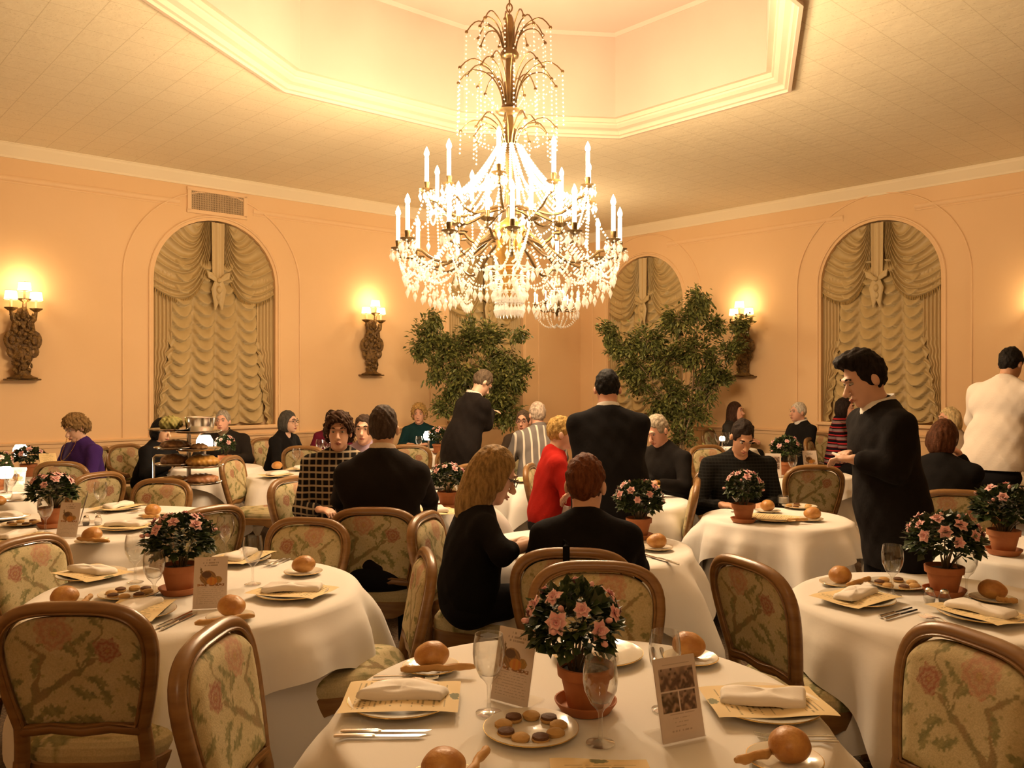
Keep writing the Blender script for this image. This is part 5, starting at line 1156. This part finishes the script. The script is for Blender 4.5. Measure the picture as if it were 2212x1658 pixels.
mb = MB(); q = onz(1222,1186,.972); mb.tube([(0,-.04,-.11),(0,-.036,.0),(0,.0,.012),(0,.036,.0),(0,.045,-.10)], (.004,.014), 8, flat=(0,1,0)); one('bag_strap', mb.mesh('bag_strap', M['black']), "black bag strap looped over the red-haired boy's chair back", 'strap', W(1222,1188,F*(HC-.965)/(1188-CY))+Vector((0,.0,.024)))
# ---------------------------------------------------------------- dessert stand on its trolley pole
DX = W(408,980,7.25); zt = lambda y: HC-(y-CY)/F*7.25
d = thing('dessert_stand', 'tiered metal dessert stand on a pole, before the dark-haired woman', 'dessert stand', (DX.x, DX.y, 0)); px = 7.25/F
mb = MB(); mb.tube([(0,0,.02),(0,0,zt(915))], .018, 12); mb.ball((0,0,zt(913)), .025); link('pole', mb.mesh('pole', mat('pewter', (.42,.40,.36), .35, .8)), d)
mb = MB(); mb.lathe([(0,.06),(.26,.06),(.27,.075),(.05,.10),(.03,.14),(0,.14)], 28)
for k in range(4): mb.ball((.2*math.cos(k*PI/2+.7), .2*math.sin(k*PI/2+.7), .03), .03)
link('base', mb.mesh('base', M['silver']), d)
tray_pts = [(-36,929,46),(24,933,48),(-26,968,44),(24,971,46),(-28,1003,40),(32,1007,44),(-24,1036,46),(30,1043,42)]; trays = []
for x, y, r in tray_pts:
    z = zt(y); c = (x*px, -.03, z); mb = MB(); mb.lathe([(0,0),(r*px*.9,0),(r*px,.014),(r*px,.019),(r*px*.88,.006),(0,.006)], 28, c); mb.box((x*px*.5, 0, z-.012), (abs(x*px), .03, .014)); link('tray', mb.mesh('tray', M['silver'], 40), d); trays.append(Vector((DX.x+c[0], DX.y+c[1], z)))
mb = MB(); mb.tube([(-76*px,0,zt(1085)),(-76*px,0,zt(988)),(-72*px,0,zt(984)),(-20*px,0,zt(983)),(0,0,zt(983))], .011, 8); link('side_rail', mb.mesh('side_rail', M['silver']), d)
mb = MB(); mb.lathe([(0,.0),(.10,.0),(.115,.03),(.122,.12),(.13,.125),(.126,.13),(.116,.12),(.108,.03),(0,.02)], 32); one('silver_bowl', mb.mesh('silver_bowl', M['silver']), 'shiny silver bowl on the top tray of the dessert stand', 'bowl', trays[1]+Vector((.01,0,.006)))
S = SDF((-.12,-.12,-.01),(.12,.12,.14),.007); S.ell((0,0,.05),(.095,.095,.07),.01); S.ell((0,0,-.1),(.3,.3,.105),.005,None,'s'); S.wob(.012, 70, 1)
one('green_cake', S.mesh('green_cake', mat('pistachio', (.22,.22,.05), .8, noise=(40,(.36,.30,.10)))), 'mossy green domed cake on the top tray of the dessert stand', 'cake', trays[0]+Vector((0,0,.008)))
def cake(nm, lab, t, r, h, m_, sd, dx=0):
    S = SDF((-r-.02,-r-.02,-.02),(r+.02,r+.02,h+.04),.007); S.ell((0,0,h*.35),(r,r*.9,h*.65),.01); S.ell((0,0,-.1),(.4,.4,.102),.005,None,'s'); S.wob(.006, 60, sd); one(nm, S.mesh(nm, m_), lab, 'pastry', trays[t]+Vector((dx,0,.008)))
PB = mat('pastry_brown', (.16,.07,.025), .5, noise=(30,(.30,.15,.05))); PG = mat('pastry_gold', (.55,.30,.06), .45, noise=(25,(.40,.18,.03))); PR = mat('pastry_red', (.35,.13,.06), .45, noise=(25,(.5,.24,.1)))
cake('chocolate_torte', 'dark torte on the second tray of the dessert stand', 2, .13, .07, PB, 1); cake('fruit_tart', 'small brown tart on the second tray by the lamp, dessert stand', 3, .08, .05, PB, 2); cake('chocolate_cake', 'dark chocolate cake on the third tray of the dessert stand', 4, .12, .09, PB, 3); cake('fruit_flan', 'golden fruit flan on the third tray of the dessert stand', 5, .14, .10, PG, 4); cake('strudel', 'reddish strudel on the lowest tray of the dessert stand', 7, .14, .08, PR, 5); cake('flat_tart', 'flat pale tart on the lowest tray of the dessert stand', 6, .12, .03, PG, 6)
# ================================================================ THE PEOPLE IN PLACE
def rot2(v, a): return (v[0]*math.cos(a)-v[1]*math.sin(a), v[0]*math.sin(a)+v[1]*math.cos(a))
def pp(label, hx, ytop, d, yaw, hands=None, elbows=None, **kw):
    """hx, ytop: pixel of the head's middle and of the hair's top; hands: world points (right, left) or None"""
    seat = kw.pop('seat', None); off = kw.get('off', (0, .06)); ho = kw.get('hoff', .05); h = W(hx, ytop, d); o = rot2((off[0], off[1]+ho), yaw); xy = (h.x-o[0], h.y-o[1])
    loc = lambda p: Vector((*rot2((p[0]-xy[0], p[1]-xy[1]), -yaw), p[2]))
    sh = kw.get('sh', .19); nkz = h.z-.128*kw.get('hscale', 1)-.01-.155*kw.get('hscale', 1)
    if hands:
        for key, hnd, sd, el in (('R', hands[0], 1, elbows and elbows[0]), ('Lf', hands[1], -1, elbows and elbows[1])):
            if hnd is None: continue
            hv = loc(hnd); sv = Vector((sd*sh+off[0], off[1], nkz-.065)); m_ = (sv+hv)/2; L = (hv-sv).length; bend = math.sqrt(max(0, .29**2-(min(L, .57)/2)**2))
            ev = loc(el) if el else m_+Vector((sd*.45, -.35, -.8)).normalized()*bend; kw[key] = (ev, hv)
    if seat: CHAIR.make('dining chair under the '+seat, (xy[0]-.02*-math.sin(yaw), xy[1]-.02*math.cos(yaw), 0), yaw, 'floral tapestry dining chairs')
    return person(label, xy, yaw, h.z, **kw)
BLK = (.009,.008,.008); PINK = (.66,.35,.24); FAIR = (.66,.40,.28)
def necklace(o, H, nk, R, L):
    mb = MB(); strand(mb, [nk+Vector((.09*math.cos(t), .03+.10*max(0, math.sin(t))+.06, .03-.22*max(0, math.sin(t))**.8)) for t in [PI*i/16 for i in range(17)]], .006, .014); link('necklace', mb.mesh('necklace', M['gold'], False), o)
pp('woman in a purple sweater reading a menu under the giltwood sconce', 165, 893, 8.15, 2.55, None, sh=.235, wide=1.55, off=(0,.07), head=(-.4,0,0), hair='curly', hairc=(.22,.13,.05), top=(.055,.022,.15), skinc=FAIR, res=.0095, extra=necklace)
q = W(104, 992, 7.7); one('menu_sheet', MENU, 'menu held open before the woman in purple', 'menu', q, 2.0, 'cream menu sheets', .62).rotation_euler = (.55, 0, .6)
pp('dark-haired woman in black leaning over the table behind the dessert stand', 350, 901, 9.0, -PI/2-.35, None, off=(0,.16), head=(-.25,0,0), hair='bob', hairc=(.008,.007,.007), top=BLK, res=.0105)
pp('grey-haired man in a dark suit seated before the vent window drapes', 481, 884, 9.85, PI+.05, None, sh=.235, wide=1.4, hair='short', hairc=(.30,.26,.21), top=(.02,.015,.012), jacket=True, collar=(.16,.11,.06), skinc=PINK, res=.0105, seat='grey-haired man in a dark suit')
pp('bobbed woman in a black v-neck and glasses', 623, 885, 9.7, -PI/2-.3, None, sh=.205, wide=1.2, hair='bob', hairc=(.06,.055,.048), top=BLK, vneck=.14, glasses=True, skinc=FAIR, off=(0,.1), res=.0105)
pp("short-haired person in burgundy behind the bobbed woman's lamp", 716, 884, 10.9, PI, None, hairc=(.02,.012,.008), top=(.10,.008,.02), skinc=FAIR, res=.011, seat='person in burgundy')
PL = mat_pattern('plaid_shirt', 'pl', (.010,.008,.007), (.20,.16,.11), (.36,.29,.20), 135)
pp('woman in a black and cream plaid shirt turning towards us', 732, 891, 5.85, PI+.12, (W(690,1100,5.65), W(775,1110,5.6)), sh=.21, wide=1.15, hair='curly', hairc=(.045,.02,.009), top=PL, res=.008, off=(-.05,.04), skinc=(.64,.36,.24))
pp('broad man in a black sweater seated with his back to us', 828, 872, 4.87, .05, (W(930,1105,5.6), W(745,1105,5.6)), sh=.215, wide=1.5, sz=.135, off=(0,.08), hairc=(.05,.032,.022), top=(.012,.009,.008), collar=(.62,.50,.38), face=False, res=.009, hscale=1.04)
pp('blond woman in a dark teal sweater at the corner lamp', 905, 872, 12.0, PI, None, hair='curly', hairc=(.40,.24,.08), top=(.008,.032,.036), skinc=PINK, res=.011, hscale=1.1, seat='teal-sweatered woman')
pp('grey-haired waiter in black bending over before the ficus', 1042, 796, 8.3, -PI/2+.55, (W(1060,888,8.5), W(1052,893,8.5)), sit=False, sh=.215, wide=1.4, off=(0,.17), hoff=.10, head=(-.75,0,0), hairc=(.10,.07,.045), top=(.012,.009,.008), jacket=True, collar=(.75,.7,.62), skinc=FAIR, res=.010, group='waiters')
ST = mat_pattern('striped_shirt', 'vt', (.17,.15,.14), (.62,.55,.47), scale=88)
pp('man in a grey and white striped shirt with his back to us', 1160, 866, 8.5, .35, None, sh=.225, wide=1.45, hairc=(.42,.33,.26), top=ST, collar=(.17,.15,.14), face=False, skinc=PINK, res=.010)
pp('woman in glasses peering past the striped-shirted man', 1130, 884, 9.65, PI-.25, None, hairc=(.09,.06,.04), top=(.05,.035,.025), glasses=True, skinc=PINK, res=.0105)
pp('broad waiter in a black suit with his back to us, serving', 1312, 796, 5.55, -.04, (W(1240,1060,5.85), W(1372,1060,5.85)), sit=False, sh=.208, wide=1.4, off=(0,.10), hoff=.07, head=(-.5,0,0), hair='short', hairc=(.007,.006,.006), top=(.010,.009,.010), jacket=True, collar=(.85,.82,.78), face=False, skinc=PINK, res=.009, hscale=1.02, group='waiters')
pp('blond woman in a red sweater half hidden by the serving waiter', 1213, 896, 6.35, -PI/2+.05, None, sh=.205, wide=1.3, off=(0,.08), hair='short', hairc=(.42,.26,.08), top=(.42,.018,.012), skinc=FAIR, res=.009)
def watch(o, H, nk, R, L):
    el, hd = L; dd = (hd-el).normalized(); mb = MB(); mb.tube([hd-dd*.028, hd-dd*.004], .034, 14); w_ = link('wristwatch', mb.mesh('wristwatch', M['gold']), o)
pp('grey-haired man in black with a gold wristwatch, bending over his plate', 1420, 893, 6.95, 2.15, (W(1385,1050,6.62), W(1415,1044,6.55)), (W(1400,1040,7.0), W(1478,1052,6.66)), sh=.235, wide=1.5, off=(0,.14), hoff=.07, head=(-.5,.1,0), hairc=(.36,.30,.22), top=(.011,.009,.008), skinc=PINK, res=.008, extra=watch, sleeve=.06)
SH = mat_pattern('checked_shirt', 'pl', (.010,.010,.0095), (.015,.015,.014), (.022,.021,.019), 260)
pp('man in a dark checked shirt looking down at his plate', 1604, 903, 6.25, PI+.06, (W(1560,1090,6.05), W(1655,1090,6.05)), sh=.235, wide=1.4, off=(0,.08), hoff=.085, head=(-.6,0,0), vneck=.09, hairc=(.020,.012,.008), top=SH, skinc=(.55,.29,.17), res=.008, seat='man in the dark checked shirt')
pp('long-haired woman in dark grey beside the ficus wall', 1589, 866, 12.4, -PI/2-.65, None, hair='long', hairc=(.05,.022,.012), top=(.035,.03,.025), skinc=PINK, res=.0105, hscale=1.08, seat='long-haired woman in dark grey')
pp('white-haired man in a black sweater leaning back', 1724, 867, 10.9, PI/2+.25, None, sh=.22, wide=1.4, off=(0,-.10), hairc=(.55,.50,.43), top=BLK, collar=(.7,.65,.6), skinc=PINK, res=.0105)
HZ = mat_pattern('striped_sweater', 'hz', (.010,.006,.010), (.40,.025,.03), (.22,.15,.16), 130)
pp('woman in a red, grey and black striped sweater', 1826, 857, 10.3, -PI/2-.55, None, sh=.2, wide=1.15, hair='bob', hairc=(.018,.010,.008), top=HZ, skinc=PINK, res=.0105, seat='woman in the striped sweater')
pp('tall dark-haired waiter in a black suit writing on a pad', 1868, 756, 4.15, PI/2+.02, (W(1842,978,4.25), W(1846,992,4.05)), (W(1935,1000,4.4), W(1930,1012,3.93)), sit=False, sh=.215, wide=1.4, off=(0,.07), hoff=.075, head=(-.42,0,0), hair='quiff', hairc=(.012,.008,.007), top=(.010,.008,.008), jacket=True, collar=(.82,.78,.72), skinc=FAIR, res=.007, group='waiters', hscale=1.03)
mb = MB(); mb.box((0,0,0), (.085,.13,.012), 0, .003); o_ = one('order_pad', mb.mesh('order_pad', M['linen']), "small white order pad in the tall waiter's hands", 'pad', W(1828,990,4.13), .3); o_.rotation_euler = (.2, .3, .3)
pp('brown-haired woman in black resting her face on her hand', 2040, 903, 5.75, -.75, (W(2070,978,5.95), W(2050,1060,6.2)), (W(2100,1040,5.95), W(2010,1050,6.0)), sh=.2, wide=1.2, off=(0,.12), hoff=.06, head=(-.3,-.2,0), hair='bob', hairc=(.075,.026,.010), top=BLK, face=False, skinc=PINK, res=.009)
pp('blonde woman in glasses and a black cardigan, seated with her back half turned', 1066, 960, 4.12, -PI/2+.22, (W(1150,1172,3.98), W(1130,1168,4.25)), (W(1085,1195,3.80), W(1075,1195,4.45)), sh=.205, wide=1.42, off=(0,.06), hoff=.08, head=(-.42,0,0), hair='long', hairc=(.27,.165,.06), top=(.008,.007,.007), glasses=True, sleeve=.17, skinc=FAIR, res=.007, hscale=1.08)
pp('red-haired boy in a black jacket seated with his back to us', 1266, 977, 3.76, -.12, (W(1330,1180,4.2), W(1195,1180,4.25)), sh=.185, wide=1.15, off=(0,.08), hoff=.035, head=(-.15,-.25,0), hair='short', hairc=(.115,.036,.012), top=(.008,.007,.008), jacket=True, skinc=FAIR, res=.007, hscale=1.06)
pp('dark-haired waiter in a white jacket hurrying past the sconce', 2184, 748, 6.5, -PI/2+.5, None, sit=False, jz=1.0, sh=.225, wide=1.4, off=(0,.20), hoff=.08, head=(-.35,0,0), hair='short', hairc=(.010,.008,.007), top=(.72,.64,.56), jacket=True, face=False, skinc=(.45,.24,.14), res=.010, group='waiters')
pp('white-haired diner in a cream jacket at the frame edge', 2205, 897, 7.55, PI/2+.5, None, sh=.23, wide=1.4, hairc=(.68,.60,.48), hair='short', top=(.62,.52,.40), skinc=PINK, res=.010)
pp('pale-haired diner almost hidden behind the brown-haired woman', 2050, 877, 8.6, PI/2, None, hair='bob', hairc=(.55,.42,.22), top=(.3,.22,.15), skinc=PINK, res=.011, seat='pale-haired diner')
pp('person in lavender mostly hidden behind the broad black-sweatered man', 786, 893, 7.2, PI, None, hairc=(.05,.03,.02), top=(.36,.27,.36), res=.011, skinc=FAIR)
# ================================================================ FICUS TREES
def ficus(x, y, label, blobs, seed, nleaf, stem_px):
    """blobs: crown lumps as (pixel x, pixel y, radius m, depth offset); built where the tree stands"""
    R = random.Random(seed); D = y; base = Vector((x, y, 0)); t = thing('ficus_tree', label, 'tree', base, 0, 'indoor ficus trees')
    mb = MB(); mb.lathe([(0,0),(.17,0),(.21,.30),(.235,.30),(.24,.36),(.21,.36),(.20,.31)], 24); link('planter', mb.mesh('planter', M['terra'], 50), t)
    mb = MB(); mb.lathe([(0,.32),(.2,.315)], 16); link('soil', mb.mesh('soil', M['soil']), t)
    C = [(W(bx, by, D+dz)-base, r) for bx, by, r, dz in blobs]; mb = MB(); tips = []
    for k in range(3):
        a = 2.1*k+seed; p0 = Vector((.05*math.cos(a), .05*math.sin(a), .3)); top = W(stem_px[0]+10*(k-1), stem_px[1], D)-base; mid = p0.lerp(top, .55)+Vector((R.uniform(-.08,.08), R.uniform(-.08,.08), 0)); mb.tube([p0, mid, top], [.022,.018,.013], 7); tips.append(top)
    link('trunk', mb.mesh('trunk', M['bark']), t); mb = MB(); pts = []
    for c, r in C:
        s_ = min(tips, key=lambda q: (q-c).length); m_ = s_.lerp(c, .5)+Vector((R.uniform(-.06,.06), R.uniform(-.06,.06), -.05)); mb.tube([s_, m_, c], [.011,.008,.005], 5)
        for k in range(max(3, int(r*44))): d = rdir(R); e = c+d*r*R.uniform(.55,1.05); mb.tube([c, (c+e)/2+Vector((0,0,.02)), e], [.005,.004,.002], 4); pts.append((c, e))
    link('branches', mb.mesh('branches', M['bark']), t); mb = MB()
    for k in range(nleaf):
        c, e = pts[R.randrange(len(pts))]; f_ = R.uniform(.3, 1.08); p = c.lerp(e, f_)+Vector((R.gauss(0,.05), R.gauss(0,.05), R.gauss(0,.05))); out = ((e-c).normalized()+Vector((R.gauss(0,.5), R.gauss(0,.5), R.gauss(-.25,.4)))).normalized()
        g = R.uniform(.45,1.25); yl = R.random(); col = mixc((.15*g,.175*g,.04*g), (.31*g,.30*g,.08*g), yl*yl); leafquad(mb, p, out, (R.gauss(0,.5), R.gauss(0,.5), 1), R.uniform(.06,.10), R.uniform(.014,.022), col)
    link('foliage', mb.mesh('foliage', M['ficus'], False, True), t); return t
ficus((1030-CX)/F*11.9, 11.9, 'bushy potted ficus behind the bent grey-haired waiter', [(935,690,.13,0),(930,730,.22,0),(968,760,.28,.0),(1010,735,.28,.1),(1058,735,.26,0),(1090,770,.26,0),(945,795,.22,-.1),(1000,800,.30,-.1),(1060,810,.30,-.1),(1105,815,.20,0),(1085,850,.26,0),(1040,850,.24,0),(1095,895,.17,0),(980,840,.20,0),(908,745,.10,0),(905,760,.08,0),(1128,800,.10,0),(1060,900,.2,0),(960,880,.14,0),(1120,720,.07,0)], 4, 11500, (1035,880))
ficus((1478-CX)/F*12.3, 12.3, 'tall spreading potted ficus between the draped window and the sconce', [(1320,715,.16,0),(1350,745,.2,0),(1400,735,.26,0),(1465,690,.26,0),(1500,665,.2,0),(1510,640,.12,0),(1440,780,.34,0),(1500,760,.32,0),(1545,790,.2,0),(1580,760,.17,-.1),(1592,705,.15,-.2),(1370,790,.26,0),(1380,830,.24,0),(1450,850,.32,0),(1510,840,.28,0),(1460,905,.24,0),(1500,900,.2,0),(1480,945,.16,0),(1420,880,.2,0),(1560,820,.12,0),(1325,760,.1,0),(1540,705,.12,0)], 9, 14500, (1480,900))
EXPO = 0.58
# ================================================================ FILL LIGHT, WORLD, VIEW
for p in ((-6.2, 1.5, 3.1), (-3.2, -1.6, 3.1), (3.6, -2.4, 3.1), (7.2, 1.2, 3.1)): lamp('sconce_and_fill_light', p, 26, WARM, .12)  # added fill lamps out of view, with no sconce fixtures behind them
lamp('chandelier_and_fill_light', (.2, -1.2, 3.2), 30, WARM, .3)  # added fill lamp behind the camera; no chandelier hangs here
w = bpy.data.worlds.new('world'); sc.world = w; w.use_nodes = True; w.node_tree.nodes['Background'].inputs[0].default_value = (.01,.008,.006,1)
sc.view_settings.view_transform = 'Standard'; sc.view_settings.look = 'None'; sc.view_settings.gamma = 1; sc.view_settings.use_curve_mapping = False; sc.view_settings.exposure = EXPO
cy = sc.cycles; cy.use_denoising = True; cy.max_bounces = 5; cy.diffuse_bounces = 3; cy.glossy_bounces = 3; cy.transmission_bounces = 4; cy.transparent_max_bounces = 14
cy.sample_clamp_indirect = 4; cy.sample_clamp_direct = 0; cy.caustics_reflective = False; cy.caustics_refractive = False; cy.use_adaptive_sampling = True; cy.adaptive_threshold = .1
dup = {k: v for k, v in LABELS.items() if len(v) > 1}
if dup: print('SAME LABELS', len(dup), list(dup.items())[:6])
